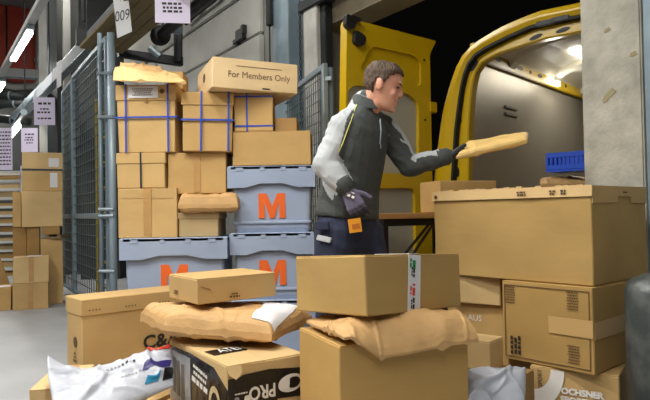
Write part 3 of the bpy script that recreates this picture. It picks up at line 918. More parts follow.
# bumper, lamps, wheels
MB().box((-.02, -.12, .36), (2 * UC + .02, .05, .56)).build('bumper', M_black, van, bevel=.03)
p0 = PO[2]
MB().box((.0, .0, .75), (.05, .12, 1.05)).build('tail_lamp', mat('tail_lamp_red', S(150, 20, 16), .2), van, bevel=.015)
for x in (.02, 2 * UC - .24):
    w_ = MB().tube([(x, .9, .34), (x + .03, .9, .34), (x + .19, .9, .34), (x + .22, .9, .34)], [.30, .34, .34, .30], 24).build('wheel', M_rubber, van)
    w_.location = (0, .15, 0)
    w2 = MB().tube([(x, 3.6, .34), (x + .03, 3.6, .34), (x + .19, 3.6, .34), (x + .22, 3.6, .34)], [.30, .34, .34, .30], 24).build('wheel', M_rubber, van)
MB().box((.05, .05, .3), (2 * UC - .05, 4.5, .55)).build('chassis', M_black, van)

# open rear door
DH = U(433, 150, 4.36); DH.z = 0
DF = U(342, 150, 3.84); DF.z = 0
dx = (DH - DF).normalized(); dn = Vector((dx.y, -dx.x, 0))       # dn towards camera
door = bpy.data.objects.new('rear_door', None); COL.objects.link(door)
door.parent = van
Mvi = (Matrix.Translation(VC) @ Matrix.Rotation(VROT, 4, 'Z')).inverted()
Mdoor = Matrix((dx, -dn, Z)).transposed().to_4x4(); Mdoor.translation = DF
door.matrix_local = Mvi @ Mdoor
def dp2(px, py):
    p = UP(px, py, DF, dn) - DF
    return Vector((p.dot(dx), 0, p.z))
def rounded(pts, r, n=5):
    out = []
    N = len(pts)
    rs = r if isinstance(r, (list, tuple)) else [r] * N
    for i in range(N):
        a = pts[i - 1]; b = pts[i]; c = pts[(i + 1) % N]; rr = rs[i]
        d1 = (a - b); d2 = (c - b)
        k = min(rr, d1.length * .45, d2.length * .45)
        p0 = b + d1.normalized() * k; p2 = b + d2.normalized() * k
        for j in range(n + 1):
            t = j / n
            out.append(p0 * (1 - t) ** 2 + b * 2 * t * (1 - t) + p2 * t ** 2)
    return out
def holed_plate(name, outer, holes, depth, mt, parent, bevel=.0, dirn=Vector((0, 1, 0))):
    bm = bmesh.new(); edges = []
    for loop in [outer] + holes:
        vs_ = [bm.verts.new(p) for p in loop]
        for i in range(len(vs_)): edges.append(bm.edges.new((vs_[i], vs_[(i + 1) % len(vs_)])))
    r = bmesh.ops.triangle_fill(bm, use_beauty=True, use_dissolve=False, edges=edges, normal=(0, -1, 0))
    fs = [g for g in r['geom'] if isinstance(g, bmesh.types.BMFace)]
    ex = bmesh.ops.extrude_face_region(bm, geom=fs)
    for g in ex['geom']:
        if isinstance(g, bmesh.types.BMVert): g.co += dirn * depth
    bmesh.ops.recalc_face_normals(bm, faces=bm.faces)
    if bevel > 0:
        sharp = [e for e in bm.edges if len(e.link_faces) == 2 and e.calc_face_angle(0) > 1.0 and all(abs(v.co.y) < 1e-5 for v in e.verts)]
        bmesh.ops.bevel(bm, geom=sharp, offset=bevel, segments=3, affect='EDGES', clamp_overlap=True)
    me = bpy.data.meshes.new(name); bm.to_mesh(me); bm.free(); me.materials.append(mt)
    for p in me.polygons: p.use_smooth = False
    return link(name, me, parent)
zb = .58
outer = [dp2(343, 150), dp2(347, 17.5), dp2(436.5, 41), dp2(430, 54), dp2(431.5, 150)]
outer[0].z = zb
outer[0].x = dp2(341, 150).x
bl = dp2(432, 150); bl.z = zb
outer[-1] = dp2(431.5, 130); outer.append(bl)
outer_r = rounded(outer, [.03, .05, .02, .03, .1, .05])
h1 = rounded([dp2(360, 70), dp2(371.5, 46), dp2(413, 55), dp2(421, 62), dp2(421, 87)], [.04, .05, .05, .05, .05])
h2 = rounded([dp2(348, 172), dp2(348, 90), dp2(356, 85), dp2(408, 93), dp2(419, 103), dp2(419, 174)], [.05, .06, .05, .05, .06, .05])
lowz = [dp2(348, 189), dp2(415, 188)]
h3 = [Vector((lowz[0].x, 0, zb + .1)), Vector((lowz[1].x, 0, zb + .1)), lowz[1], lowz[0]]
h3 = rounded(list(reversed(h3)), .06)
holed_plate('inner_frame', outer_r, [h1, h2, h3], .035, M_yellow, door, bevel=.012)
sk = [p + Vector((0, .035, 0)) for p in outer_r]
MB().prism(sk, (0, .03, 0)).build('outer_skin', M_yellow, door)
def inpanel(pts, y, mt, nm):
    c = sum(pts, Vector()) / len(pts)
    MB().prism([c + (p - c) * 1.03 + Vector((0, y, 0)) for p in pts], (0, .006, 0)).build(nm, mt, door)
inpanel(h1, .018, M_yellow, 'upper_pressing')
inpanel(h2, .027, M_doorpanel, 'window_lining')
inpanel(h3, .027, M_doorpanel, 'lower_lining')
ridge = MB().tube([dp2(362, 55) + Vector((0, -.002, 0)), dp2(392, 47) + Vector((0, -.002, 0)), dp2(428, 50) + Vector((0, -.002, 0))], [.006, .012, .004], 8)
for (x, y, a, b_, nm) in ((348, 23, .045, .05, 'latch'), (357.5, 39.5, .05, .05, 'lock_handle'), (353, 20, .05, .02, 'latch_arm')):
    p = dp2(x, y)
    mb = MB().prism(rounded([p + Vector((-a, 0, -b_ * .6)), p + Vector((-a * .3, 0, -b_)), p + Vector((a * .7, 0, -b_ * .8)), p + Vector((a, 0, b_ * .3)), p + Vector((a * .3, 0, b_ * .7)), p + Vector((-a * .8, 0, b_))], .02), (0, -.035, 0))
    mb.build(nm, M_black, door)
for (x, y) in ((425, 120), (424, 60), (426, 165)):
    MB().tube([dp2(x, y), dp2(x, y) + Vector((0, -.006, 0))], .008, 8).build('screw_cap', M_black, door)
for zz in (.9, 1.75):
    MB().box((dp2(432, 150).x - .02, -.01, zz - .04), (dp2(432, 150).x + .06, .06, zz + .04)).build('hinge', M_yellow, door, bevel=.008)

# ================================================================== GREY BINS
def bin_(label, xl, xr, Y, z0, h, depth, th=0.0, letter=True):
    c, (w, d, _), t = cbox(xl, 170, 235, Y, th, xr=xr, d=depth, z0=z0, h=h)
    b = thing('lidded_bin', label, 'bin', c, (0, 0, t), 'grey bins with orange letter')
    LH = h * .33
    bw = w - .045; bd = d - .045
    rings = []
    def rr(wx, dy, z, r=.03):
        return rounded([Vector((-wx / 2, -dy / 2, z)), Vector((wx / 2, -dy / 2, z)), Vector((wx / 2, dy / 2, z)), Vector((-wx / 2, dy / 2, z))], r, 3)
    MB().loft([rr(bw - .05, bd - .05, .0), rr(bw - .03, bd - .03, .03), rr(bw - .026, bd - .026, h * .12), rr(bw, bd, h - .02)]).build('body', M_bin, b)
    MB().loft([rr(bw - .010, bd - .010, h * .13), rr(bw - .006, bd - .006, h * .14), rr(bw - .006, bd - .006, h * .16), rr(bw - .010, bd - .010, h * .17)]).build('rib', M_bin, b)
    # lid: top plate, wavy skirts front and back, plain side skirts
    MB().loft([rr(w, d, h - .022, .025), rr(w, d, h - .006, .025), rr(w - .012, d - .012, h - .0005, .025)]).build('lid', M_bin, b)
    prof = [(0, 0), (.07, .0), (.12, .02), (.20, .0), (.27, .14), (.38, .36), (.46, .34), (.5, .36), (.54, .34), (.62, .36), (.73, .14), (.80, 0), (.88, .02), (.93, 0), (1, 0)]
    for sy in (-1, 1):
        y0 = sy * d / 2
        pts = [Vector((-w / 2 + w * f, y0, h - LH + LH * g * .55)) for f, g in prof] + [Vector((w / 2, y0, h - .006)), Vector((-w / 2, y0, h - .006))]
        MB().prism(pts, (0, -sy * .012, 0)).build('lid_skirt', M_bin, b)
    for sx in (-1, 1):
        x0 = sx * w / 2
        MB().box((min(x0, x0 - sx * .012), -d / 2 + .012, h - LH), (max(x0, x0 - sx * .012), d / 2 - .012, h - .006)).build('lid_skirt', M_bin, b)
    for (fx, wd) in ((-.36, .05), (.36, .05), (-.1, .03), (.14, .035)):
        MB().box((fx * w - wd / 2, -d / 2 - .004, h - .035), (fx * w + wd / 2, -d / 2 + .002, h - .012)).build('lid_clip', M_bin, b, bevel=.002)
    if not letter: return b
    # letter M
    s_ = .175; hh = .162; st = .046
    zc = h * .40
    pts = [(-.5, -.5), (-.5, .5), (-.20, .5), (0, -.02), (.20, .5), (.5, .5), (.5, -.5), (.27, -.5), (.27, .14), (.09, -.5), (-.09, -.5), (-.27, .14), (-.27, -.5)]
    yl_ = -(bd / 2 - .011) - .006
    MB().prism([Vector((x * s_, yl_, zc + y * hh)) for x, y in pts], (0, .012, 0)).build('letter', M_orange, b).rotation_euler = (math.radians(-2.2) if False else 0, 0, 0)
    return b
HB = .4365
bin_('grey lidded bin with orange letter, uppermost in the stack beside the man', 227.5, 315.5, 3.9, 2 * HB, HB, .42)
bin_('grey lidded bin with orange letter, directly under the uppermost bin', 229, 313.5, 3.9, HB, HB, .42)
bin_('grey lidded bin at the bottom of the stack beside the man', 229, 313.5, 3.9, 0, HB, .42, letter=False)
HL = .4265
bin_('wide grey lidded bin with orange letter under the cardboard boxes, left stack', 118.5, 226.5, 3.85, HL, HL, .45, 0)
bin_('wide grey lidded bin at the bottom of the left stack', 118.5, 226.5, 3.85, 0, HL, .45, 0, letter=False)
ZB = 2 * HL

# ================================================================== STACK ON THE LEFT BINS
def zat(px, py, Y): return U(px, py, Y).z
b = carton('cardboard_box', 'tan box with vertical brown tape on the left grey bin', cbox(118, 188, 237, 3.87, 0, xr=177, d=.36, z0=ZB, h=zat(150, 188, 3.87) - ZB), 'tan', seam='y', tape='long', tape_mat=M_tape)
z2 = ZB + DIMS[b.name][2]
decal(b, 'F', -.0, .3, (.34, .002), CB['mid'], name='crease')
b = carton('cardboard_box', 'low greyish lidded box under the crumpled paper parcel', cbox(177.7, 213, 237, 3.88, 0, xr=219, d=.32, z0=ZB, h=zat(200, 212, 3.88) - ZB), 'grey', lid=.045)
z1 = ZB + DIMS[b.name][2]
# paper parcel on it
zpp = zat(205, 194, 3.88)
T_ = zpp - z1
pouch('paper_parcel', 'crumpled brown paper parcel squeezed between two boxes in left stack',
      [U(178, 212, 3.83).xy.to_3d() + Z * (z1 + .035), U(238, 212, 3.83).xy.to_3d() + Z * (z1 + .03), Vector((U(238, 212, 3.83).x, 4.17, z1 + .03)), Vector((U(178, 212, 3.83).x, 4.17, z1 + .035))],
      T_ - .048, M_paper, 'parcel', amp=.010, freq=7, p=14, flat_bottom=.35, seed=3, edge=.016)
b = carton('cardboard_box', 'small tan box bound with one dark strap in left stack', cbox(116, 153, 188, 3.87, 0, xr=165.5, d=.34, z0=z2 + .001, h=zat(140, 153, 3.87) - z2), 'tan', lid=.07)
strap(b, 'x', .0, M_strapdark)
z3 = z2 + DIMS[b.name][2] + .001
b = carton('cardboard_box', 'plain brown box resting on the crumpled paper parcel', cbox(168, 152, 193, 3.9, 1, xr=226, d=.34, z0=zpp + .004, h=z3 - zpp - .004), 'mid', taper=-.0, flaps=True, seam='y', tape='long', tape_w=.045)
z4 = z3
b = carton('strapped_box', 'large lidded box with blue straps and white label, top left', cbox(115.5, 84, 153, 3.86, 1, xr=176.5, d=.36, z0=z3 + .002, h=zat(145, 85, 3.86) - z3), 'tan', lid=.10, taper=.05)
for f in (-.33, .36): strap(b, 'x', f, M_strapblue, grow=.005)
strap(b, 'z', .52, M_strapblue, grow=.005)
decal(b, 'F', -.04, .39, (.19, .075), M_white, lift=.005)
o = word_rows([(.02 - k * .013, .005, .8 - .1 * (k % 3)) for k in range(4)], .17, 5).build('printed_text', M_inkbrown, b); o.location = (-.017, -DIMS[b.name][1] / 2 - .0075, DIMS[b.name][2] * .89)
o = MB().tube([(0, -.001, 0), (0, .001, 0)], .016, 16).build('stamp', M_inkbrown, b); o.location = (.105, -DIMS[b.name][1] / 2 - .003, DIMS[b.name][2] * .9)
MB().tube([(0, -.001, 0), (0, .001, 0)], .012, 12).build('hand_hole', CB['in'], b).location = (0, -DIMS[b.name][1] / 2 - .003, DIMS[b.name][2] - .1)
z5 = z3 + .002 + DIMS[b.name][2]
b = carton('strapped_box', 'tilted lidded box with blue straps below the lettered box', cbox(180.5, 90, 157, 3.84, 4, xr=233, d=.38, z0=z4 + .002, h=zat(205, 92, 3.84) - z4), 'mid', lid=.085, taper=.03, tilt=(0, 1.3))
strap(b, 'x', -.12, M_strapblue, grow=.005); strap(b, 'x', .40, M_strapblue, grow=.005); strap(b, 'z', .53, M_strapblue, grow=.005)
z6 = z4 + DIMS[b.name][2]
carton('cardboard_box', 'small brown box half hidden behind the top paper mailer', cbox(168, 69, 85, 4.02, 3, xr=183, d=.2, z0=z5 + .002, h=.12), 'mid')
pouch('padded_mailer', 'kraft paper mailer lying on top of the tall left stack',
      [U(113, 80, 3.78), U(186, 83, 3.74), U(176, 74, 3.98), U(115, 68, 4.02)], .008, M_paper2, 'parcel', amp=.010, freq=7, p=4, flat_bottom=.5, seed=5)
pouch('padded_mailer', 'folded kraft paper mailer behind, uppermost of the left stack',
      [U(118, 73, 3.93), U(168, 76, 3.95), U(160, 67, 4.1), U(121, 63, 4.12)], .012, M_paper, 'parcel', amp=.012, freq=8, p=4, flat_bottom=.4, seed=8)

# ================================================================== STACK ON THE RIGHT BINS
ZR3 = 3 * HB
b = carton('cardboard_box', 'plain wide brown box on the uppermost grey bin', cbox(232.5, 131, 166, 3.9, 0, xr=311, d=.36, z0=ZR3, h=zat(270, 131, 3.9) - ZR3), 'mid')
zq = ZR3 + DIMS[b.name][2]
b = carton('strapped_box', 'narrow box with blue strap holding up the lettered box', cbox(234.5, 94, 130, 3.9, 2, xr=273, d=.33, z0=zq + .001, h=zat(250, 94, 3.9) - zq), 'mid', lid=0)
strap(b, 'z', .93, M_strapblue); strap(b, 'x', -.18, M_strapblue); strap(b, 'z', .14, M_strapblue)
zq2 = zq + .001 + DIMS[b.name][2]
carton('cardboard_box', 'small brown box beside the narrow strapped box, right stack', cbox(275, 118, 131, 3.95, 0, xr=297, d=.25, z0=zq + .001, h=zat(285, 118, 3.95) - zq), 'dark')
b = carton('lettered_box', 'pale box printed For Members Only, on top of right stack', cbox(212, 57, 92, 3.72, 22, xr=297, xl=197, z0=zq2 + .005), 'pale', tilt=(0, 1.2), seam='x')
ptext(b, 'F', .04, -.03, 'For Members Only', .058, M_inkbrown, sx=.92)
decal(b, 'F', .04, .26, (.30, .0035), M_inkbrown, name='printed_line')
decal(b, 'F', .12, -.42, (.05, .008), M_ink, name='printed_mark')
o = MB().tube([(-.001, 0, 0), (.001, 0, 0)], .03, 18).build('printed_seal', M_inkbrown, b); o.location = (-DIMS[b.name][0] / 2 - .003, 0, .11)

# ================================================================== FAR LEFT BOXES
def fl_box(label, x0, x1, yt, yb, Y, col, d, z0=None, h=None, th=24, **k):
    return carton('cardboard_box', label, cbox(x0, yt, yb, Y, th, xr=x1, d=d, z0=z0, h=h), col, **k)
Yf = 6.45
b1 = fl_box('brown box on the floor under its twin, far left', 12.5, 48.5, 284, 311, Yf, 'tan', .24, z0=0, seam='y', tape='long')
b2 = fl_box('brown box stacked on its twin, white slip on top, far left', 13, 49, 257.5, 284, Yf, 'light', .24, z0=DIMS[b1.name][2] + .001, seam='y', tape='long')
decal(b2, 'T', .1, -.1, (.15, .16), M_white)
fl_box('box with white label on the floor at the left picture edge', -18, 11, 289, 312, 6.4, 'mid', .35, z0=0)
decal(bpy.data.objects['cardboard_box.%03d' % max(int(o.name[-3:]) for o in bpy.data.objects if o.name.startswith('cardboard_box.'))], 'T', .2, -.1, (.14, .18), M_white)
# leaning board
lb = thing('cardboard_sheet', 'folded cardboard sheet leaning behind the left edge box', 'sheet', U(0, 296, 6.95).xy.to_3d())
q = MB(); q.prism([Vector((-.25, 0, 0)), Vector((.06, 0, 0)), Vector((.15, 0, .12)), Vector((-.02, .05, .52)), Vector((-.25, .07, .75))], (0, .012, 0)); q.build('panel', CB['dark'], lb)
Yg = 6.85
g1 = fl_box('tall brown box standing beside the cage, far left', 41, 63, 239, 306, Yg, 'tan', .3, z0=0)
zg = DIMS[g1.name][2]
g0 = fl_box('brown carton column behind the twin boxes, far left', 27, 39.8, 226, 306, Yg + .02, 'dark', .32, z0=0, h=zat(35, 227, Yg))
pc = U(52, 238, Yg)
pl2 = thing('wood_offcut', 'dark flat wooden piece on the tall far left box', 'board', (pc.x, pc.y + .12, zg + .001))
MB().box((-.1, -.1, 0), (.1, .12, .02)).build('board', M_plank, pl2, bevel=.002)
MB().box((-.09, -.1, .021), (-.05, .12, .045)).build('batten', M_plank, pl2, bevel=.002)
MB().box((.05, -.1, .021), (.09, .12, .045)).build('batten', M_plank, pl2, bevel=.002)
zg0 = DIMS[g0.name][2]
carton('cardboard_box', 'small brown box propping the pale wide box, far left', cbox(41.5, 227, 236, Yg + .02, 24, xr=60, d=.28, z0=zg + .047, h=zg0 - zg - .047), 'dark')
g3 = fl_box('wide pale tan box midway in the far left stack', 21.5, 62.5, 191, 226, Yg - .05, 'light', .4, z0=zg0 + .001)
g3b = fl_box('brown box end jutting left of the wide pale box', 12.5, 21, 192, 226, Yg + .1, 'tan', .35, z0=zg0 + .001)
# support for the jutting box
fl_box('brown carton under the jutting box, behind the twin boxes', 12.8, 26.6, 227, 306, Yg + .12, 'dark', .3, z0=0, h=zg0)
zz3 = zg0 + .001 + DIMS[g3.name][2]
g4 = fl_box('strapped tan box with white label in the far left stack', 22, 62.5, 169, 191, Yg - .03, 'tan', .36, z0=zz3 + .001)
decal(g4, 'F', .28, .0, (.08, .17), M_white)
strap(g4, 'z', .97, M_strapdark, wd=.018)
zz4 = zz3 + .001 + DIMS[g4.name][2]
g5 = fl_box('topmost box with white label of the far left stack', 22, 62.5, 152, 168.7, Yg - .03, 'light', .36, z0=zz4 + .004)
decal(g5, 'F', .28, -.1, (.11, .1), M_white)

# ================================================================== PALLETS AND FOREGROUND
PB = Vector((.39, .92, 0)).normalized(); PR = Vector((PB.y, -PB.x, 0))
P0 = UZ(134, 398, .144)
P0.z = 0
def pallet(label, r0_, b0_, wr_=.8, lb_=1.2):
    t = thing('wooden_pallet', label, 'pallet', P0 + PR * r0_ + PB * b0_, (0, 0, math.atan2(PB.y, PB.x)))
    # local x along boards, local y to the left (-PR)
    n = 7; bw = .078; gap = (wr_ - n * bw) / (n - 1)
    for k in range(n):
        y = -(k * (bw + gap))
        MB().box((0, y - bw, .122), (lb_, y, .144)).build('deck_board', M_wood, t, bevel=.002, seg=1)
    for x in (0, lb_ / 2 - .05, lb_ - .1):
        MB().box((x, -wr_, .1), (x + .1, 0, .1215)).build('stringer_board', M_wood, t, bevel=.002, seg=1)
        for y in (0, -wr_ / 2 + .05, -wr_ + .1):
            MB().box((x, y - .1, .0225), (x + .1, y, .0995)).build('block', M_wood, t, bevel=.002, seg=1)
    for y in (0, -wr_ / 2 + .05, -wr_ + .1):
        MB().box((0, y - .1, 0), (lb_, y, .022)).build('base_board', M_wood, t, bevel=.002, seg=1)
    return t
pallet('light wooden pallet with its deck boards showing below the white mailing bag', -.32, -.15, .8, 1.0)
pallet('light wooden pallet hidden beneath the box wrapped in black film', .50, -.74, .42, 1.2)
ZP = .1445

# large box with C&A lettering
sp = cbox(81, 300, 376, 3.2, 40, xr=188, xl=66, z0=ZP)
ca = carton('cardboard_box', 'large brown lidded box with serif lettering behind the white bag', sp, 'tan', lid=.09, amp=.003)
w_, d_, h_ = DIMS[ca.name]
carton('cardboard_box', 'flat carton lying beneath the large lidded box', (Vector((sp[0].x, sp[0].y, 0)), (w_ - .06, d_ - .04, ZP - .001), sp[2]), 'dark')
for k in range(3):
    for j in range(4):
        MB().tube([(0, -.001, 0), (0, .001, 0)], .004, 8).build('perforation', M_inkbrown, ca).location = (-w_ / 2 + .045 + k * .2 + j * .018, -d_ / 2 - .003, h_ - .06)
def serif_text(box, face, fu, fv, txt, size, mt, rot=0, sx=1.0):
    return ptext(box, face, fu, fv, txt, size, mt, rot=rot, sx=sx, lift=.004, bold=.003)
serif_text(ca, 'F', *fpx(ca, 'F', 161, 340.5), 'C&A', .105, M_ink, sx=1.05)
o = word_rows([(0, .012, 1), (.02, .012, .7), (.04, .012, .5)], .06, 2).build('printed_mark', M_inkbrown, ca); o.location = (-d_ * 0 - w_ / 2 - .001, -d_ * .1, .07); o.rotation_euler = (0, 0, math.radians(-90))
o = MB().tube([(-.001, 0, 0), (.001, 0, 0)], .03, 18).build('printed_seal', M_inkbrown, ca); o.location = (-w_ / 2 + .004, -.02, .17)

# small box front left
sb = carton('cardboard_box', 'small tan box half under the white bag, bottom left corner', cbox(29, 390, 440, 2.3, 10, w=.17, d=.36, z0=0, h=zat(29, 390, 2.3)), 'light', seam='y', tape='short')

# box wrapped in black film
sp = cbox(228, 366, 430, 2.2, 34, xr=305, xl=170, z0=ZP)
at = carton('film_wrapped_box', 'brown box wrapped with black printed film, front centre left', sp, 'light', amp=.003, seam='y')
w_, d_, h_ = DIMS[at.name]
fu_, fv_ = fpx(at, 'T', 226, 351)
decal(at, 'T', fu_, fv_, (.15, .085), M_blackfilm, rot=4, name='film_strip', lift=.002)
ptext(at, 'T', *fpx(at, 'T', 229, 350.5), 'ATEI', .08, M_inkwhite, rot=4, sx=.62, bold=.001, lift=.0045)
# black band on front
fb = MB().prism([Vector((-w_ / 2, 0, h_ - .24)), Vector((w_ * .1, 0, h_ - .24)), Vector((w_ * .12, 0, h_ - .155)), Vector((w_ / 2 + .002, 0, h_ - .165)), Vector((w_ / 2 + .002, 0, h_ - .055)), Vector((w_ * .02, 0, h_ - .038)), Vector((-w_ * .3, 0, h_ - .042)), Vector((-w_ * .36, 0, h_ - .05)), Vector((-w_ / 2, 0, h_ - .05))], (0, -.002, 0))
o = fb.build('film_band', M_blackfilm, at); o.location = (0, -d_ / 2 - .001, 0)
oz = h_ - .105; ox = w_ * .30
def ell(name, rx, rz, mt, x, z, y, tilt=0):
    o = MB().tube([(0, .0008, 0), (0, -.0008, 0)], 1, 26).build(name, mt, at); o.scale = (rx, 1, rz); o.location = (x, y, z); o.rotation_euler = (0, math.radians(tilt), 0)
    return o
ell('printed_oval', .056, .034, M_inkwhite, ox, oz, -d_ / 2 - .004, -6)
ell('printed_oval', .030, .021, M_blackfilm, ox + .012, oz + .001, -d_ / 2 - .0052, -6)
o = MB().prism([Vector((-.012, 0, -.022)), Vector((.0, 0, -.022)), Vector((.004, 0, .022)), Vector((-.006, 0, .022))], (0, -.001, 0)).build('printed_bar', M_inkwhite, at); o.location = (ox + .003 - .012, -d_ / 2 - .0058, oz)
ptext(at, 'F', *fpx(at, 'F', 262, 391), 'PRO', .07, M_inkwhite, rot=180, sx=.85, bold=.002, lift=.0045)
o = word_rows([(.132, .005, 1), (.182, .005, .9)], .06, 4).build('printed_text', M_inkwhite, at); o.location = (-w_ * .34, -d_ / 2 - .0045, h_ - .29)
o = MB().prism(rounded([Vector((-.012, 0, -.016)), Vector((.012, 0, -.016)), Vector((.012, 0, .016)), Vector((-.012, 0, .016))], .01), (0, -.001, 0)).build('printed_mark', M_inkwhite, at); o.location = (-w_ * .27, -d_ / 2 - .0045, h_ - .135)
o = MB().prism(rounded([Vector((-.010, 0, -.016)), Vector((.010, 0, -.016)), Vector((.010, 0, .016)), Vector((-.010, 0, .016))], .01), (0, -.001, 0)).build('printed_mark', M_greyfilm, at); o.location = (-w_ * .40, -d_ / 2 - .0045, h_ - .135)
# left face film: black and grey with print
lf = MB().prism([Vector((0, -d_ / 2, .03)), Vector((0, d_ * .1, .06)), Vector((0, d_ * .48, .1)), Vector((0, d_ * .48, h_ - .03)), Vector((0, d_ * .1, h_ - .02)), Vector((0, -d_ * .3, h_ - .03)), Vector((0, -d_ / 2, h_ - .09))], (-.002, 0, 0))
lf.build('film_band', M_blackfilm, at).location = (-w_ / 2 - .001, 0, 0)
decal(at, 'L', -.27, .0, (.24, .22), M_greyfilm, name='film_label', lift=.005)
for k, f in enumerate((-.38, -.30, -.21)):
    decal(at, 'L', f, .02 - .02 * k, (.035, .15), mat('film_grey_dark', S(96, 96, 100), .4), name='printed_bar', lift=.0062)
o = word_rows([(0, .02, 1), (.03, .012, .8), (.055, .012, .9)], .16, 77).build('printed_text', M_inkwhite, at)
o.matrix_local = face_matrix(w_, d_, h_, 'L') @ Matrix.Translation((.08 * d_, .08 * h_, .0045)) @ Matrix.Rotation(math.radians(-8), 4, 'Z') @ Matrix.Rotation(math.radians(-90), 4, 'X')
rg = []
for k in range(24):
    a = 2 * math.pi * k / 24
    rg.append((math.cos(a), math.sin(a)))
q = MB(); q.add([(x * .055, y * .07, 0) for x, y in rg] + [(x * .034, y * .046, 0) for x, y in rg], [(k, (k + 1) % 24, (k + 1) % 24 + 24, k + 24) for k in range(24)])
o = q.build('printed_oval', mat('buff_print', S(200, 180, 140), .5), at); o.matrix_local = face_matrix(w_, d_, h_, 'L') @ Matrix.Translation((.32 * d_, -.06 * h_, .005))
# torn flap at the near corner
q = MB().prism([Vector((-.035, 0, 0)), Vector((.02, 0, 0)), Vector((.022, 0, -.03)), Vector((.0, 0, -.05)), Vector((-.025, 0, -.035))], (0, -.005, 0))
o = q.build('torn_flap', CB['light'], at); o.location = (-w_ / 2 + .03, -d_ / 2 - .006, h_ - .002); o.rotation_euler = (math.radians(-14), 0, math.radians(-20))

# paper parcel on the film box
zt = ZP + h_
pc1, sf1 = pouch('paper_parcel', 'wide crumpled kraft parcel with white label lying on the film wrapped box',
      [U(164, 340, 2.55).xy.to_3d() + Z * (zt + .07), U(272, 343, 2.42).xy.to_3d() + Z * (zt + .05), U(312, 330, 2.86).xy.to_3d() + Z * (zt + .05), U(140, 330, 2.94).xy.to_3d() + Z * (zt + .055)],
      .07, M_paper, 'parcel', amp=.010, freq=5, p=8, flat_bottom=.35, seed=11, nx=76, ny=48, edge=.016)
patch(pc1, sf1, .80, 1.0, .05, .97, M_white, 'address_label', n=14, skew=-.06, lift=.005)

# box on the parcel
sp = cbox(197, 279, 305, 2.55, 37, xr=276, xl=169)
zz_ = sp[0].z
tb = carton('cardboard_box', 'shallow brown box on top of the wide kraft parcel', sp, 'tan', flaps=True, seam='x', amp=.003)
w_, d_, h_ = DIMS[tb.name]
o = word_rows([(0, .008, 1), (.012, .006, .6)], .05, 9).build('printed_mark', M_inkbrown, tb); o.location = (-w_ * .05, -d_ / 2 - .005, .02)
o = word_rows([(0, .006, 1), (.01, .006, .8)], .05, 10).build('printed_mark', M_inkbrown, tb); o.location = (-w_ / 2 - .005, d_ * .2, .03); o.rotation_euler = (0, 0, math.radians(-90))
decal(tb, 'F', -.40, .12, (.05, .004), CB['in'], name='tuck_slot', rot=-20)

# white mailing bag
wb, sfw = pouch('mailing_bag', 'white plastic mailing bag with red and navy print lying over pallet',
      [U(54, 440, 2.02), U(173, 386, 2.47), U(172, 346, 2.66), U(48, 381, 2.36)], .035, M_whitefilm, 'bag', amp=.016, freq=7, p=2.6, flat_bottom=.6, seed=14, nx=64, ny=36, smooth=True, warp=lambda q, u, v, s_: q + Z * (.10 * max(0, 1 - u / .24) ** 1.4 * v ** 2))
patch(wb, sfw, .74, .86, .86, .95, M_red, 'printed_stripe', skew=.15)
patch(wb, sfw, .87, .98, .86, .96, M_red, 'printed_stripe', skew=.1)
patch(wb, sfw, .70, .96, .42, .56, M_navyprint, 'printed_stripe', skew=.2)
patch(wb, sfw, .72, .84, .16, .28, M_tealprint, 'printed_stripe', skew=.2)
patch(wb, sfw, .88, .985, .14, .40, M_blackfilm, 'printed_patch', skew=.1)
for k in range(9):
    patch(wb, sfw, .38 + k * .032, .40 + k * .032, .66 + (k % 2) * .008, .71 + (k % 3) * .006, M_greyfilm if k < 5 else M_ink, 'printed_letter', n=3)
for k in range(7):
    patch(wb, sfw, .52 + k * .03, .54 + k * .03, .40, .42, M_greyfilm, 'printed_letter', n=3)

# ---------------------------------------------------------------- centre stack
sp = cbox(340, 346, 430, 1.95, 24, xr=469, xl=300, z0=0)
m2 = carton('cardboard_box', 'large plain brown box under crumpled paper, front centre', sp, 'gold', amp=.004, seam='x')
c2_, (w2, d2, h2), t2 = sp
E1 = Vector((math.cos(t2), math.sin(t2), 0)); E2 = Vector((-E1.y, E1.x, 0))
base = c2_.copy(); base.z = h2
def mc(a, b_, z): return base + E1 * a + E2 * b_ + Z * z
def droop(q, u, v, s):
    ov = max(0.0, .22 - v) / .22
    q = q.copy(); q.z -= .085 * ov ** 2 * min(1, max(0, (u - .05) / .2)) ; q += -E2 * .012 * ov
    return q
pouch('paper_parcel', 'limp torn brown paper parcel between two boxes, front centre',
      [mc(-w2 / 2 - .0, -d2 / 2 - .022, .03), mc(w2 / 2 + .012, -d2 / 2 - .03, .055), mc(w2 / 2 + .0, d2 / 2, .03), mc(-w2 / 2 + .02, d2 / 2 - .02, .022)],
      .02, M_paper, 'parcel', amp=.013, freq=6, p=6, flat_bottom=.4, seed=21, nx=76, ny=52, warp=droop, edge=.006)
sp = cbox(366, 262, 324, 2.0, 41, xr=461, xl=296)
m1 = carton('taped_box', 'brown box with white printed tape, resting on crumpled paper', sp, 'ochre', amp=.006, seam='x', tilt=(-3.3, 2.8))
w_, d_, h_ = DIMS[m1.name]
decal(m1, 'F', fpx(m1, 'F', 413.5, 287)[0], .0, (.066, h_ * .97), M_white, name='printed_tape', rot=-4, lift=.0045)
o = decal(m1, 'T', fpx(m1, 'F', 413.5, 287)[0] + .03, -.25, (.048, d_ * .5), M_white, name='printed_tape', rot=-3, lift=.002)
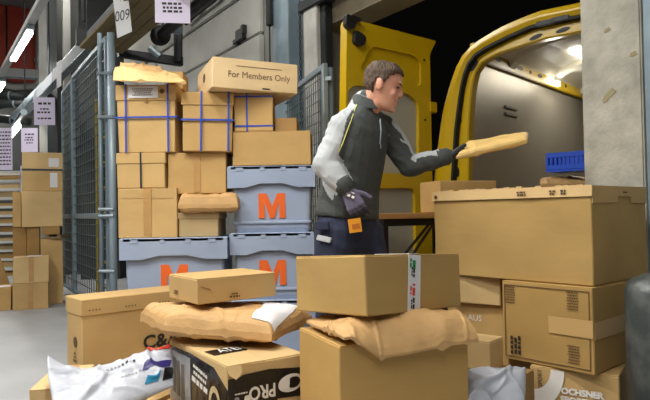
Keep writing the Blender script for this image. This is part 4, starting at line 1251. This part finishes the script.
for k, (fv, txt, mt_, sz) in enumerate(((.34, '---', M_green, .03), (.2, 'Bitte', M_ink, .018), (-.12, 'JOO', M_red, .026), (-.36, 'Logi', M_ink, .018))):
    wr_ = word_rows([(0, sz * .5, 1), (sz * .6, sz * .3, .8)], .042, 20 + k).build('printed_text', mt_, m1)
    wr_.matrix_local = face_matrix(w_, d_, h_, 'F') @ Matrix.Translation((fpx(m1, 'F', 413.5, 287)[0] * w_ + fv * h_ * .07 - .004, fv * h_, .0062)) @ Matrix.Rotation(math.radians(85), 4, 'Z') @ Matrix.Rotation(math.radians(-90), 4, 'X')

# ---------------------------------------------------------------- right stack
n3s = cbox(620, 376, 440, 2.53, 57, w=.34, xl=531, z0=0)
n3 = carton('lettered_box', 'brown box with white swoosh and lettering, bottom right', n3s, 'tan', amp=.003)
w_, d_, h_ = DIMS[n3.name]
ptext(n3, 'L', *fpx(n3, 'L', 582, 393.5), 'OCHSNER', .037, M_inkwhite, bold=.002)
ptext(n3, 'L', *fpx(n3, 'L', 574, 401), 'SPORT', .037, M_inkwhite, bold=.002)
ptext(n3, 'L', -.38, .12, 'OCHSNERSPORT', .026, M_ink, rot=90)
ptext(n3, 'R', 0, .1, 'SPORT', .05, M_ink)
arc = [Vector((0, -0.0, 0))]
outer_a = [Vector((0, -(.02 + .15 * math.sin(a)) , .02 - .0 + .2 * math.cos(a))) for a in [math.radians(k * 9) for k in range(11)]]
pts_o = [(-.5 * d_ + .02 + .185 * math.sin(a), h_ / 2 - .02 - .185 * (1 - math.cos(a)) + 0) for a in [0]]
def swoosh():
    out = []; inn = []
    for k in range(15):
        a = math.radians(k * 90 / 14)
        out.append((.135 * math.cos(a), -.18 * math.sin(a)))
        inn.append((.078 * math.cos(a), -.095 * math.sin(a)))
    return out + list(reversed(inn))
o = MB().prism([Vector((x, y, 0)) for x, y in swoosh()], (0, 0, .001)).build('printed_swoosh', M_inkwhite, n3)
o.matrix_local = face_matrix(w_, d_, h_, 'L') @ Matrix.Translation((-d_ / 2 + .012, h_ / 2 - .008, .0028))
zn = h_
n2s = cbox(593.5, 288, 375, 2.53, 41, xr=629, xl=503, z0=zn + .003)
n2 = carton('marked_box', 'brown box with printed border and torn tape under the big box', n2s, 'ochre_dark', amp=.003, seam='y')
w_, d_, h_ = DIMS[n2.name]
for (fu, fv, a, b_) in ((0, .45, d_ * .93, .003), (0, -.45, d_ * .93, .003), (-.465, 0, .003, h_ * .9), (.465, 0, .003, h_ * .9)):
    decal(n2, 'L', fu, fv, (a, b_), M_inkbrown, name='printed_border', lift=.0035)
decal(n2, 'L', .27, .02, (d_ * .46, .075), mat('buff_tape', S(200, 164, 110), .3), name='tape', lift=.0045)
decal(n2, 'F', 0, .0, (w_ * .98, .075), mat('buff_tape', S(200, 164, 110), .3), name='tape', lift=.004)
for fu in (-.39, -.345, -.30):
    o = word_rows([(0, .012, 1)], .085, int(-fu * 100)).build('printed_text', M_ink, n2)
    o.matrix_local = face_matrix(w_, d_, h_, 'L') @ Matrix.Translation((fu * d_, -.30 * h_, .004)) @ Matrix.Rotation(math.radians(90), 4, 'Z') @ Matrix.Rotation(math.radians(-90), 4, 'X')
for (fu, fv) in ((.3, .33), (.3, -.3), (-.40, .33)):
    o = word_rows([(k * .012, .005, 1 - .1 * (k % 3)) for k in range(7)], .055, 31).build('printed_text', M_inkbrown, n2)
    o.matrix_local = face_matrix(w_, d_, h_, 'L') @ Matrix.Translation((fu * d_, (fv - .1) * h_, .004)) @ Matrix.Rotation(math.radians(-90), 4, 'X')
zb_ = zn + .003 + h_
bb = cbox(592.5, 185.5, 283.4, 2.56, 41, xr=646, xl=434.5, z0=zb_ + .002)
big = carton('cardboard_box', 'biggest brown box spanning the right stack, rim flap folded', bb, 'ochre', amp=.005, flaps=False)
w_, d_, h_ = DIMS[big.name]
# rim flap folded outwards on both visible sides
rimz = .045
MB().prism([Vector((-w_ / 2 - .012, -d_ / 2 - .006, h_ - rimz)), Vector((-w_ / 2 - .012, d_ / 2 + .004, h_ - rimz)), Vector((-w_ / 2 - .005, d_ / 2 + .004, h_ + .002)), Vector((-w_ / 2 - .005, -d_ / 2 - .006, h_ + .002))], (.004, 0, 0)).build('rim_flap', CB['light'], big)
y_ = -d_ / 2 - .005
MB().prism([Vector((-w_ / 2, y_, h_ - .075)), Vector((-w_ * .06, y_, h_ - .072)), Vector((-w_ * .06, y_, h_ - .045)), Vector((w_ * .20, y_, h_ - .045)), Vector((w_ * .20, y_, h_ - .075)), Vector((w_ / 2, y_, h_ - .078)), Vector((w_ / 2, y_, h_ + .001)), Vector((-w_ / 2, y_, h_ + .001))], (0, .004, 0)).build('tuck_flap', CB['tan'], big)
rnd = random.Random(3)
q = MB()
for k in range(26):
    yy = -d_ / 2 + d_ * (k + .5) / 26

    q.box((-w_ / 2 - .004, yy - d_ / 56, h_), (-w_ / 2 + .006, yy + d_ / 60, h_ + rnd.uniform(.002, .011)))
q.build('torn_edge', CB['light'], big)
for (fu, a, b_, mt_) in ((.12, .05, .014, M_inkbrown), (.30, .03, .018, M_inkbrown), (.36, .024, .024, M_ink)):
    o = word_rows([(.006, .008, 1), (-.006, .008, .9)], a, 40).build('printed_mark', mt_, big)
    o.matrix_local = face_matrix(w_, d_, h_, 'L') @ Matrix.Translation((fu * d_ - .0, h_ * .5 - .024, .015)) @ Matrix.Rotation(math.radians(-90), 4, 'X')
o = MB().tube([(0, 0, 0), (0, 0, .001)], .010, 12).build('printed_mark', M_inkbrown, big)
o.matrix_local = face_matrix(w_, d_, h_, 'L') @ Matrix.Translation((-.47 * d_, h_ * .5 - .026, .0145))
o = word_rows([(0, .006, 1)], .05, 41).build('printed_mark', M_inkbrown, big); o.location = (w_ * .08, y_ - .001, h_ - .026)

# inner column of the right stack
K1Y = 3.02
k2 = carton('lettered_box', 'dark brown box with small pale letters behind the right stack', cbox(508, 306, 372, 2.98, 50, w=.3, xl=448, z0=0, h=zat(500, 306, 2.98)), 'mid', amp=.003)
ptext(k2, 'L', *fpx(k2, 'L', 475, 318), 'AUS', .042, M_inkwhite, lift=.003)
hk = DIMS[k2.name][2]
carton('cardboard_box', 'small pale box under left end of the biggest box', cbox(500, 273, 305, 2.97, 52, w=.2, xl=452, z0=hk + .001, h=zb_ - hk - .001), 'light', amp=.002)
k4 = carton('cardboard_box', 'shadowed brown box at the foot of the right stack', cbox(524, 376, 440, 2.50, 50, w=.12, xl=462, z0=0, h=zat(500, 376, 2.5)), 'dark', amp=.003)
carton('cardboard_box', 'small pale box with visible top beside the marked box', cbox(490, 342.5, 375, 2.55, 50, xr=503.5, xl=455, z0=DIMS[k4.name][2] + .001, h=zat(490, 342, 2.55) - DIMS[k4.name][2]), 'light', amp=.002)
pouch('plastic_bag', 'crumpled white plastic bag lying low between the right boxes',
      [U(455, 425, 2.14), U(520, 432, 2.16), U(527, 370, 2.30), U(462, 371, 2.34)], .05, M_whitefilm, 'bag', amp=.02, freq=8, p=4, flat_bottom=.5, seed=31, nx=40, ny=36, smooth=True)

# bollard
bc = U(664, 330, 2.45); bc.z = 0
bo = thing('steel_bollard', 'scuffed dark grey round-topped bollard at the right edge', 'bollard', bc)
ztb = zat(655, 272, 2.45); R_ = (U(664, 330, 2.45) - U(629, 330, 2.45)).length
MB().tube([(0, 0, .012), (0, 0, ztb - R_ * .55)] + [(0, 0, ztb - R_ * .55 + R_ * .55 * math.sin(math.radians(a))) for a in (20, 40, 60, 75, 88)], [R_, R_] + [R_ * math.cos(math.radians(a)) for a in (20, 40, 60, 75, 88)], 32).build('tube', M_bollard, bo, smooth=True)
MB().tube([(0, 0, 0), (0, 0, .012)], R_ * 1.25, 32).build('base_plate', M_steeldark, bo)

# ---------------------------------------------------------------- table
tp = U(378, 214, 3.5); tz = U(400, 213.5, 3.5).z
tbl = thing('packing_table', 'wood topped table with black legs behind the man', 'table', (tp.x, tp.y, 0), (0, 0, math.radians(20)))
TW, TD = .62, .35
MB().box((0, 0, tz - .032), (TW, TD, tz)).build('tabletop', M_tabletop, tbl, bevel=.003)
for (x, y) in ((.07, .05), (.155, TD - .05), (TW - .07, .05), (TW - .07, TD - .05)):
    MB().box((x - .014, y - .014, 0), (x + .014, y + .014, tz - .033)).build('leg', M_black, tbl, bevel=.003)
MB().box((.05, .03, tz - .075), (TW - .05, TD - .03, tz - .034)).build('apron', M_black, tbl)
MB().tube([(.16, .05, tz - .28), (TW * .62, .05, tz - .05)], .009, 8).build('brace', M_black, tbl)
MB().tube([(.24, .05, tz - .26), (TW * .66, .05, tz - .05)], .009, 8).build('brace', M_black, tbl)
carton('cardboard_box', 'brown box on the table peeking over the biggest box', cbox(440, 180.5, 210, 3.60, 18, xr=497, d=.26, z0=tz + .001), 'mid', amp=.003)

# ---------------------------------------------------------------- cargo seen in the van
cz = zat(560, 174, 4.25)
zpar = zat(560, 187, 4.22)
cgo = carton('cardboard_box', 'tall brown carton in the van hold behind the concrete pillar', cbox(541, 190, 260, 4.15, 20, w=.42, d=.4, z0=.622, h=zpar - .03 - .622), 'dark')
pouch('paper_parcel', 'brown paper parcel under the blue crate in the van',
      [U(540, 186, 4.12), U(602, 186, 4.10), U(602, 182, 4.42), U(540, 182, 4.44)], .03, M_paper, 'parcel', amp=.010, freq=8, p=5, flat_bottom=.5, seed=41, edge=.014)
cr_ = U(546, 174, 4.2); cr_.z = cz + .01
crate = thing('blue_crate', 'blue slatted plastic crate on parcels inside the van', 'crate', cr_, (0, 0, VROT))
CW, CD, CH = .40, .26, zat(560, 153, 4.2) - cz - .012
MB().box((0, 0, 0), (CW, CD, .012)).build('crate_floor', M_crate, crate)
for (lo_c, hi_c) in (((0, 0, .013), (CW, .012, .05)), ((0, 0, CH - .035), (CW, .012, CH)), ((0, CD - .012, .013), (CW, CD, CH)), ((0, .0125, .013), (.012, CD - .0125, CH)), ((CW - .012, .0125, .013), (CW, CD - .0125, CH))):
    MB().box(lo_c, hi_c).build('crate_wall', M_crate, crate, bevel=.003, seg=1)
for k in range(14):
    x = .008 + k * (CW - .016) / 13
    MB().box((x - .008, .001, .0505), (x + .008, .011, CH - .0355)).build('slat', M_crate, crate)

# ================================================================== THE MAN
MY = 3.1
mb0 = U(352, 250, MY); mb0.z = 0
man = thing('person', 'man in charcoal fleece with pale grey sleeves, holding out an envelope', 'person', mb0)
def J(px, py, Y): return U(px, py, Y) - mb0
def JZ(px, z, Y):
    p = U(px, 250, Y) - mb0; p.z = z; return p
MF = Vector((.80, -.60, 0)).normalized()          # chest direction
ML = Vector((-MF.y, MF.x, 0))                    # his left

def blob(mb, name, parent, mt, voxel=.008, smooth=4, mats=None, classify=None, disp=None, lam=.5):
    me = bpy.data.meshes.new(name); me.from_pydata([tuple(v) for v in mb.v], [], mb.f); me.update()
    bm = bmesh.new(); bm.from_mesh(me); bmesh.ops.recalc_face_normals(bm, faces=bm.faces); bm.to_mesh(me); bm.free()
    o = bpy.data.objects.new('tmp', me); COL.objects.link(o)
    r = o.modifiers.new('r', 'REMESH'); r.mode = 'VOXEL'; r.voxel_size = voxel; r.adaptivity = 0
    if smooth:
        s = o.modifiers.new('s', 'SMOOTH'); s.factor = lam; s.iterations = smooth
    dg = bpy.context.evaluated_depsgraph_get()
    out = bpy.data.meshes.new_from_object(o.evaluated_get(dg))
    bpy.data.objects.remove(o, do_unlink=True)
    out.name = name
    if disp:
        ns = [v.normal.copy() for v in out.vertices]
        for v, n in zip(out.vertices, ns): v.co += n * disp(v.co)
    out.materials.clear()
    for x in (mats or [mt]): out.materials.append(x)
    for p in out.polygons:
        p.use_smooth = True
        if classify: p.material_index = classify(p.center, p.normal)
    out.update()
    return link(name, out, parent)
def ering(c, hw, hd, tilt=Vector((0, 0, 1)), n=20, pw=2.3):
    rg = []
    for k in range(n):
        a = 2 * math.pi * k / n
        cx = math.copysign(abs(math.cos(a)) ** (2 / pw), math.cos(a)); sy = math.copysign(abs(math.sin(a)) ** (2 / pw), math.sin(a))
        p = ML * cx * hw + MF * sy * hd
        p = p - Z * (p.dot(tilt) / tilt.z) * .6
        rg.append(c + p)
    return rg
lean = (J(364, 112, MY) - J(348, 225, MY)).normalized()
# joints
shR = J(343, 128, 2.99); elR = J(325, 166, 2.93); wrR = J(346, 188, 2.88); haR = J(357, 205, 2.86)
shL = J(387, 130, 3.22); elL = J(409, 166, 3.20); wrL = J(446, 157, 3.15); haL = J(462, 154, 3.14)
hipR = J(336, 232, 3.02); hipL = J(363, 232, 3.15)
knR = JZ(331, .52, 2.98); anR = JZ(327, .09, 3.05)
knL = JZ(378, .52, 3.16); anL = JZ(381, .09, 3.22)
def torso(mb, g):
    rings = [(J(349, 245, MY), .165, .115), (J(348, 228, MY), .185, .13), (J(348, 212, MY), .188, .135), (J(350, 190, MY), .178, .130), (J(353, 170, MY), .182, .132), (J(356, 150, MY), .19, .135),
             (J(359, 133, MY), .188, .125), (J(361, 121, MY), .165, .10), (J(362.5, 113, MY), .11, .08), (J(364.5, 107, MY), .068, .066)]
    return [(c, hw + g, hd + g) for c, hw, hd in rings]
def arm(mb, s, e, w, r, g):
    mid = s.lerp(e, .5); mid2 = e.lerp(w, .45)
    mb.cone(s, r[0] + g, mid, r[1] + g); mb.cone(mid, r[1] + g, e, r[2] + g); mb.cone(e, r[2] + g, mid2, r[3] + g); mb.cone(mid2, r[3] + g, w, r[4] + g)
RR = (.074, .068, .064, .058, .043); RL = (.075, .066, .058, .054, .042)
# head frame
HC = J(379.5, 112, 3.06)               # chin-level origin
hyaw = math.radians(-9); hp = math.radians(17)
Mh = Matrix.Translation(J(376, 108.5, 3.06)) @ Matrix.Rotation(hyaw, 4, 'Z') @ Matrix.Rotation(hp, 4, 'Y')
HS = 1.0
LV = [(0.000, .082, .030, .024), (.012, .094, .004, .040), (.03, .096, -.015, .050), (.048, .094, -.03, .056), (.065, .096, -.05, .061), (.085, .093, -.074, .066), (.11, .090, -.090, .071),
      (.128, .087, -.096, .073), (.15, .094, -.099, .075), (.178, .091, -.099, .076), (.2, .078, -.092, .071), (.218, .055, -.075, .058), (.230, .024, -.045, .036), (.234, .002, -.02, .014)]
def head_loft(mb, g=0.0, M=Mh):
    rings = []
    for z, f, b, hw in LV:
        cx = (f + b) / 2; rx = (f - b) / 2 + g
        rg = []
        for k in range(24):
            a = 2 * math.pi * k / 24
            ca, sa = math.cos(a), math.sin(a)
            p = 2.25
            x = cx + math.copysign(abs(ca) ** (2 / p), ca) * rx
            w = hw + g
            if ca > 0: w *= (1 - .18 * ca)
            y = math.copysign(abs(sa) ** (2 / p), sa) * w
            rg.append(M @ (Vector((x, y, z + (g if z > .2 else 0))) * HS))
        rings.append(rg)
    return mb.loft(rings)
bd = MB()
bd.loft([ering(c, hw, hd, lean) for c, hw, hd in torso(bd, -.02)])
arm(bd, shR, elR, wrR, RR, -.014); arm(bd, shL, elL, wrL, RL, -.014)
for h_, k_, a_ in ((hipR, knR, anR), (hipL, knL, anL)):
    bd.cone(h_, .082, k_, .055); bd.cone(k_, .055, a_, .038)
    bd.cone(a_, .038, a_ + MF * .12 - Z * .05, .03)
bd.cone(wrR, .026, wrR.lerp(haR, .4), .018); bd.cone(wrL, .024, wrL.lerp(haL, .4), .016)
nk = J(364, 111, 3.09)
bd.cone(nk, .058, Mh @ Vector((-.022, 0, .075)), .050)
bd.cone(nk + MF * .02, .05, Mh @ Vector((0.008, 0, .05)), .046)
head_loft(bd)
# nose, ears, brow, lips, chin
bd.cone(Mh @ Vector((.088, 0, .137)), .008, Mh @ Vector((.107, 0, .096)), .0105)
bd.cone(Mh @ Vector((.098, .012, .090)), .008, Mh @ Vector((.098, -.012, .090)), .008)
bd.cone(Mh @ Vector((.088, .03, .148)), .008, Mh @ Vector((.088, -.03, .148)), .008)
bd.cone(Mh @ Vector((.088, .016, .053)), .008, Mh @ Vector((.088, -.016, .053)), .008)
bd.cone(Mh @ Vector((.087, .013, .012)), .012, Mh @ Vector((.087, -.013, .012)), .012)
R3 = Mh.to_3x3()
for s_ in (-1, 1):
    bd.ellipsoid(Mh @ Vector((-.008, s_ * .076, .112)), .021, .010, .033, M=R3 @ Matrix.Rotation(math.radians(-12), 3, 'Y') @ Matrix.Rotation(s_ * math.radians(18), 3, 'Z'))
    bd.ellipsoid(Mh @ Vector((.064, s_ * .036, .088)), .020, .020, .024, M=R3)
blob(bd, 'body', man, M_skin, voxel=.0055, smooth=3)
# eyes, brows, mouth
for s_ in (-1, 1):
    MB().ellipsoid(Mh @ Vector((.083, s_ * .034, .124)), .008, .013, .005, M=R3).build('eye', M_eye, man, smooth=True)
    MB().cone(Mh @ Vector((.094, s_ * .016, .143)), .004, Mh @ Vector((.083, s_ * .05, .145)), .0035, n=8).build('eyebrow', M_hair, man, smooth=True)
MB().cone(Mh @ Vector((.0955, .0, .054)), .0045, Mh @ Vector((.083, -.03, .060)), .003, n=8).build('mouth', M_lip, man, smooth=True)
MB().cone(Mh @ Vector((.0955, .0, .054)), .0045, Mh @ Vector((.083, .03, .060)), .003, n=8).build('mouth', M_lip, man, smooth=True)
# hair
hm = MB(); head_loft(hm, .007)
Mhi = Mh.inverted()
bmh = bmesh.new()
vs_ = [bmh.verts.new(v) for v in hm.v]
for f in hm.f: bmh.faces.new([vs_[i] for i in f])
bmesh.ops.subdivide_edges(bmh, edges=bmh.edges[:], cuts=2, use_grid_fill=True)
def hairline(p):
    x, y, z = p
    if x > .058: return .190
    if x > .03: return .168 + (x - .03) * .7
    if x > -.002: return .118 + max(0, x - .008) * 2.4
    if x > -.035: return .145
    return .066 - max(0, (-.06 - x)) * .2
dele = [f for f in bmh.faces if (Mhi @ f.calc_center_median()).z < hairline(Mhi @ f.calc_center_median())]
bmesh.ops.delete(bmh, geom=dele, context='FACES')
bmesh.ops.recalc_face_normals(bmh, faces=bmh.faces)
for v in bmh.verts:
    q = Mhi @ v.co
    n = noise.noise(q * 55) * .0045 + noise.noise(q * 22) * .003
    if q.z > .19 and q.x > .02: n += .007
    v.co += v.normal * n
me = bpy.data.meshes.new('hair'); bmh.to_mesh(me); bmh.free(); me.materials.append(M_hair)
for p in me.polygons: p.use_smooth = True
ho = link('hair', me, man)
so = ho.modifiers.new('thick', 'SOLIDIFY'); so.thickness = .010; so.offset = -1

# jacket
jk = MB()
tr_ = [r for r in torso(jk, .0)]
tr_[0] = (J(347.5, 218, MY), .190, .138); tr_[1] = (J(347.5, 214, MY), .194, .142); tr_[2] = (J(348, 208, MY), .190, .138)
jk.loft([ering(c, hw, hd, lean) for c, hw, hd in tr_[:-1]] + [ering(J(364, 108, MY), .085, .08, lean)])
arm(jk, shR, elR, wrR, RR, 0); arm(jk, shL, elL, wrL, RL, 0)
jk.cone(shR, .08, J(350, 121, 3.03), .07); jk.cone(shL, .075, J(372, 121, 3.14), .065)
jk.cone(J(361, 112, 3.1), .075, J(365.5, 103, 3.095), .072)
A_ = J(356, 101, 3.0); B_ = J(338, 155, 2.95)
nR = (B_ - A_).cross(MF).normalized()
if nR.x > 0: nR = -nR
A2 = J(376, 107, 3.1); B2 = J(389, 152, 3.15)
def dseg(p, a, b):
    t = max(0, min(1, (p - a).dot(b - a) / (b - a).length_squared)); return (p - (a + (b - a) * t)).length, t
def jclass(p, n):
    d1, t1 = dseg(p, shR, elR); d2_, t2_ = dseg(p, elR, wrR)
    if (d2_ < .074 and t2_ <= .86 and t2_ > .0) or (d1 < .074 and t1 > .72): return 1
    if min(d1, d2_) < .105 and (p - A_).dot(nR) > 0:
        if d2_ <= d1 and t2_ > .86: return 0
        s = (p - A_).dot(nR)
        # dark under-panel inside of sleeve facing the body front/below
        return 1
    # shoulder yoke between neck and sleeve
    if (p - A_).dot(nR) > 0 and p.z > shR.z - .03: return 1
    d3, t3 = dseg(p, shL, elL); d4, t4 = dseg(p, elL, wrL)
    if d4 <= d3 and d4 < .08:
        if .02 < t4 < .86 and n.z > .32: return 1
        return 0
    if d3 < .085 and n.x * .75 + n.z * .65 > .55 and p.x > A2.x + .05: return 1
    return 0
def wr(p):
    d1, t1 = dseg(p, shR, elR); d2_, t2_ = dseg(p, elR, wrR); d3, t3 = dseg(p, shL, elL); d4, t4 = dseg(p, elL, wrL)
    dd = min(d1, d2_, d3, d4)
    k = 1.0 if dd < .1 else .35
    q = Vector((p.x, p.y, p.z))
    return k * (.0065 * noise.noise(q * 13) + .005 * (1 - abs(noise.noise(Vector((q.x * 8, q.y * 8, q.z * 22 + q.x * 14)))) * 2) - .002)
jo = blob(jk, 'jacket', man, M_jacket, voxel=.005, smooth=8, mats=[M_jacket, M_sleeve], disp=wr)
from mathutils.bvhtree import BVHTree
jb = BVHTree.FromPolygons([v.co for v in jo.data.vertices], [tuple(p.vertices) for p in jo.data.polygons])
def on_jacket(px, py):
    d = ray(px, py).normalized()
    h = jb.ray_cast(CAM - mb0, d)
    return h[0] - d * .001 if h[0] else None
pts = [on_jacket(x, y) for x, y in ((357, 104), (355, 109), (353, 115), (350.5, 122), (348, 129), (345, 137), (342, 145), (339, 152))]
MB().tube([p for p in pts if p] , .003, 6).build('piping', M_piping, man, smooth=True)
A_ = pts[0]; B_ = pts[-1]
nR = (B_ - A_).cross(Vector((-.35, -.94, 0))).normalized()
if nR.x > 0: nR = -nR
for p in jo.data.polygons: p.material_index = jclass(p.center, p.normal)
# collar, zip, cuffs, hem
cn = J(366, 104, 3.085)
def ringpts(c, rx, ry, ax, ay, n=20, a0=0, a1=360): return [c + ax * math.cos(math.radians(a0 + (a1 - a0) * k / n)) * rx + ay * math.sin(math.radians(a0 + (a1 - a0) * k / n)) * ry for k in range(n + 1)]
q = MB()
c0 = ringpts(cn - Z * .02, .078, .082, ML, MF, 22, 100, 440 - 20); c1 = ringpts(cn + Z * .040 + MF * .002, .070, .070, ML, MF, 22, 100, 420)
c1 = [p - Z * .034 * max(0, (p - cn).dot(MF) / .07) for p in c1]; c0 = [p - Z * .02 * max(0, (p - cn).dot(MF) / .08) for p in c0]
c2 = [p - (p - cn) * .1 for p in c1]; c3 = [p - (p - cn) * .1 for p in c0]
n_ = len(c0)
q.add(c0 + c1 + c2 + c3, [(i, i + 1, i + 1 + n_, i + n_) for i in range(n_ - 1)] + [(i + n_, i + 1 + n_, i + 1 + 2 * n_, i + 2 * n_) for i in range(n_ - 1)] + [(i + 2 * n_, i + 1 + 2 * n_, i + 1 + 3 * n_, i + 3 * n_) for i in range(n_ - 1)])
q.build('collar', M_jacket, man, smooth=True)
q = MB()
c0 = ringpts(cn + Z * .0 , .066, .066, ML, MF, 20); c1 = ringpts(cn + Z * .045 - MF * .006, .061, .062, ML, MF, 20)
c1 = [p - Z * .03 * max(0, (p - cn).dot(MF) / .07) for p in c1]
q.add(c0 + c1, [(i, i + 1, i + 22, i + 21) for i in range(20)]); q.build('shirt_collar', M_shirt, man, smooth=True)
zp_ = [J(362 + .5, 121, MY) + MF * .107, J(359.5, 133, MY) + MF * .131, J(357, 146, MY) + MF * .139]
MB().tube(zp_, .004, 6).build('zip', M_steel, man)
MB().obox(zp_[-1] + MF * .004 - Z * .012, ML * .004, MF * .002, Z * .012).build('zip_pull', M_steel, man)
for (a_, b_, r_) in ((wrR, haR, .047), (wrL, haL, .046)):
    d = (b_ - a_).normalized()
    MB().tube([a_ - d * .045, a_ - d * .03, a_ + d * .012, a_ + d * .016], [r_ * .98, r_, r_ * .96, r_ * .8], 16).build('cuff', M_jacket, man, smooth=True)

# trousers
ts = MB()
ts.loft([ering(c, hw, hd, Vector((0, 0, 1))) for c, hw, hd in [(J(347, 262, MY), .15, .12), (J(348, 246, MY), .178, .13), (J(348, 228, MY), .182, .13), (J(348, 206, MY), .175, .125)]])
for h_, k_, a_ in ((hipR, knR, anR), (hipL, knL, anL)):
    md = h_.lerp(k_, .4); m2_ = k_.lerp(a_, .5)
    ts.cone(h_, .108, md, .104); ts.cone(md, .104, k_, .082); ts.cone(k_, .082, m2_, .075); ts.cone(m2_, .075, a_ - Z * .02, .07)
blob(ts, 'trousers', man, M_jeans, voxel=.008, smooth=4, disp=lambda p: .006 * noise.noise(Vector((p.x * 9, p.y * 9, p.z * 16))) + .004 * noise.noise(p * 22))
# pocket flash, pocket
pf = J(324, 239, 2.90)
MB().obox(pf + Vector((0, .012, 0)), Vector((.034, -.012, -.008)), Vector((.002, .006, 0)), Vector((.004, 0, .013))).build('pocket_flash', M_sleeve, man, bevel=.003)
MB().obox(J(322, 226, 2.92), Vector((.036, -.014, 0)), Vector((.003, .008, 0)), Vector((0, 0, .02))).build('pocket_flap', M_jeans, man, bevel=.004)
for a_ in (anR, anL):
    sh_ = MB()
    d = MF if a_ is anR else Vector((.95, -.3, 0)).normalized()
    g = Vector((a_.x, a_.y, 0))
    sh_.cone(g + d * -.04 + Z * .055, .045, g + d * .05 + Z * .05, .045); sh_.cone(g + d * .05 + Z * .05, .045, g + d * .17 + Z * .037, .034); sh_.cone(g + Z * .06, .05, g + Z * .11, .05)
    blob(sh_, 'shoe', man, M_shoe, voxel=.008, smooth=3)
    MB().prism([g + d * x_ + Vector((-d.y, d.x, 0)) * y_ for x_, y_ in ((-.09, -.03), (.0, -.045), (.12, -.045), (.2, -.02), (.2, .02), (.12, .045), (0, .045), (-.09, .03))], (0, 0, .014)).build('shoe_sole', M_rubber, man)

# gloves: palm, four fingers and a thumb, each with two bends
def glove(name, wr_, dirv, nrm, side, curl, thumb_dir, mt, tip, sc_=1.0, spread=4.0):
    """dirv: along the hand, nrm: back of hand, side: towards the thumb"""
    dirv = dirv.normalized(); nrm = (nrm - dirv * nrm.dot(dirv)).normalized(); sd = dirv.cross(nrm) if dirv.cross(nrm).dot(side) > 0 else nrm.cross(dirv)
    mb = MB()
    pc = wr_ + dirv * .05 * sc_
    mb.cone(wr_ - dirv * .03, .031 * sc_, wr_ + dirv * .02 * sc_, .031 * sc_)
    for f in (-1, -.33, .33, 1):
        mb.cone(wr_ + dirv * .012 * sc_ + sd * .014 * f * sc_, .019 * sc_, wr_ + dirv * .088 * sc_ + sd * .031 * f * sc_, .0145 * sc_)
    for k, (f, L) in enumerate(((1, .068), (.33, .076), (-.33, .070), (-1, .055))):
        p = wr_ + dirv * .088 * sc_ + sd * .031 * f * sc_
        a = math.radians(spread * f)
        d = (dirv * math.cos(a) + sd * math.sin(a))
        ang = 0
        for j, (fr, rr) in enumerate(((.45, .0115), (.3, .0105), (.25, .0095))):
            ang += math.radians(curl[j])
            dd = d * math.cos(ang) - nrm * math.sin(ang)
            q2 = p + dd * L * fr * 1.0 * sc_
            mb.cone(p, rr * sc_, q2, rr * .93 * sc_, n=10); p = q2
    t0 = wr_ + dirv * .03 * sc_ + sd * .027 * sc_
    td = (dirv * thumb_dir[0] + sd * thumb_dir[1] - nrm * thumb_dir[2]).normalized()
    t1 = t0 + td * .042 * sc_
    td2 = (td + dirv * .55).normalized()
    mb.cone(t0, .017 * sc_, t1, .013 * sc_, n=10); mb.cone(t1, .0125 * sc_, t1 + td2 * .032 * sc_, .011 * sc_, n=10)
    far = wr_ + dirv * .088 * sc_
    return blob(mb, name, man, mt, voxel=.0032, smooth=3, mats=[mt, tip], classify=lambda p, n: 1 if (n.dot(nrm) < -.35 and (p - wr_).dot(dirv) > .02) or (p - far).dot(dirv) > .022 else 0)
dR = (haR - wrR)
glove('glove', wrR + dR.normalized() * .01, dR + Vector((0, 0, -.02)), Vector((-.25, -.95, .2)), Vector((1, -.2, .5)), (26, 30, 24), (.55, .75, .35), M_glove, M_glovecoat, 1.05)
gb = wrR + dR.normalized() * .055 + Vector((-.25, -.95, .2)).normalized() * .028
o = word_rows([(0, .012, 1), (.018, .006, .7)], .035, 3).build('glove_print', M_inkwhite, man); o.location = gb; o.rotation_euler = (math.radians(-12), math.radians(25), math.radians(-8))
EA = U(456, 158, 3.06); EB = U(527, 141, 3.06); ED = U(467, 144.5, 3.30); EC = U(528.5, 134, 3.30)
En = (EB - EA).cross(ED - EA).normalized()
ex_ = (EB - EA).normalized()
glove('glove', wrL + (haL - wrL).normalized() * .004, ex_ * 1.0 + Vector((0, .1, 0)), Vector((0, .0, -1)) * 1.0 + Vector((0, -.25, 0)), Vector((0, -1, .2)), (2, 4, 6), (.9, .25, .45), M_glovedark, M_glovecoat, 1.0)
# badge
bg = J(355, 225.5, 2.86)
MB().obox(bg, Vector((.030, -.006, .004)), Vector((.0006, .003, 0)), Vector((-.004, 0, .033))).build('badge', M_badge, man, bevel=.001)
MB().obox(bg + Vector((.004, -.0045, -.004)), Vector((.018, -.004, .003)), Vector((.0002, .001, 0)), Vector((-.002, 0, .012))).build('badge_print', mat('badge_brown', S(180, 100, 30), .5), man)
MB().tube([bg + Z * .032, J(354, 214, 2.9), J(352, 208, 2.94)], .003, 6).build('badge_cord', M_black, man)

pouch('padded_envelope', 'pale kraft padded envelope held out in the man\'s gloved hand',
      [EA, EB, EC, ED], .016, M_envelope, 'envelope', amp=.004, freq=6, p=12, flat_bottom=.8, seed=51, edge=.006)
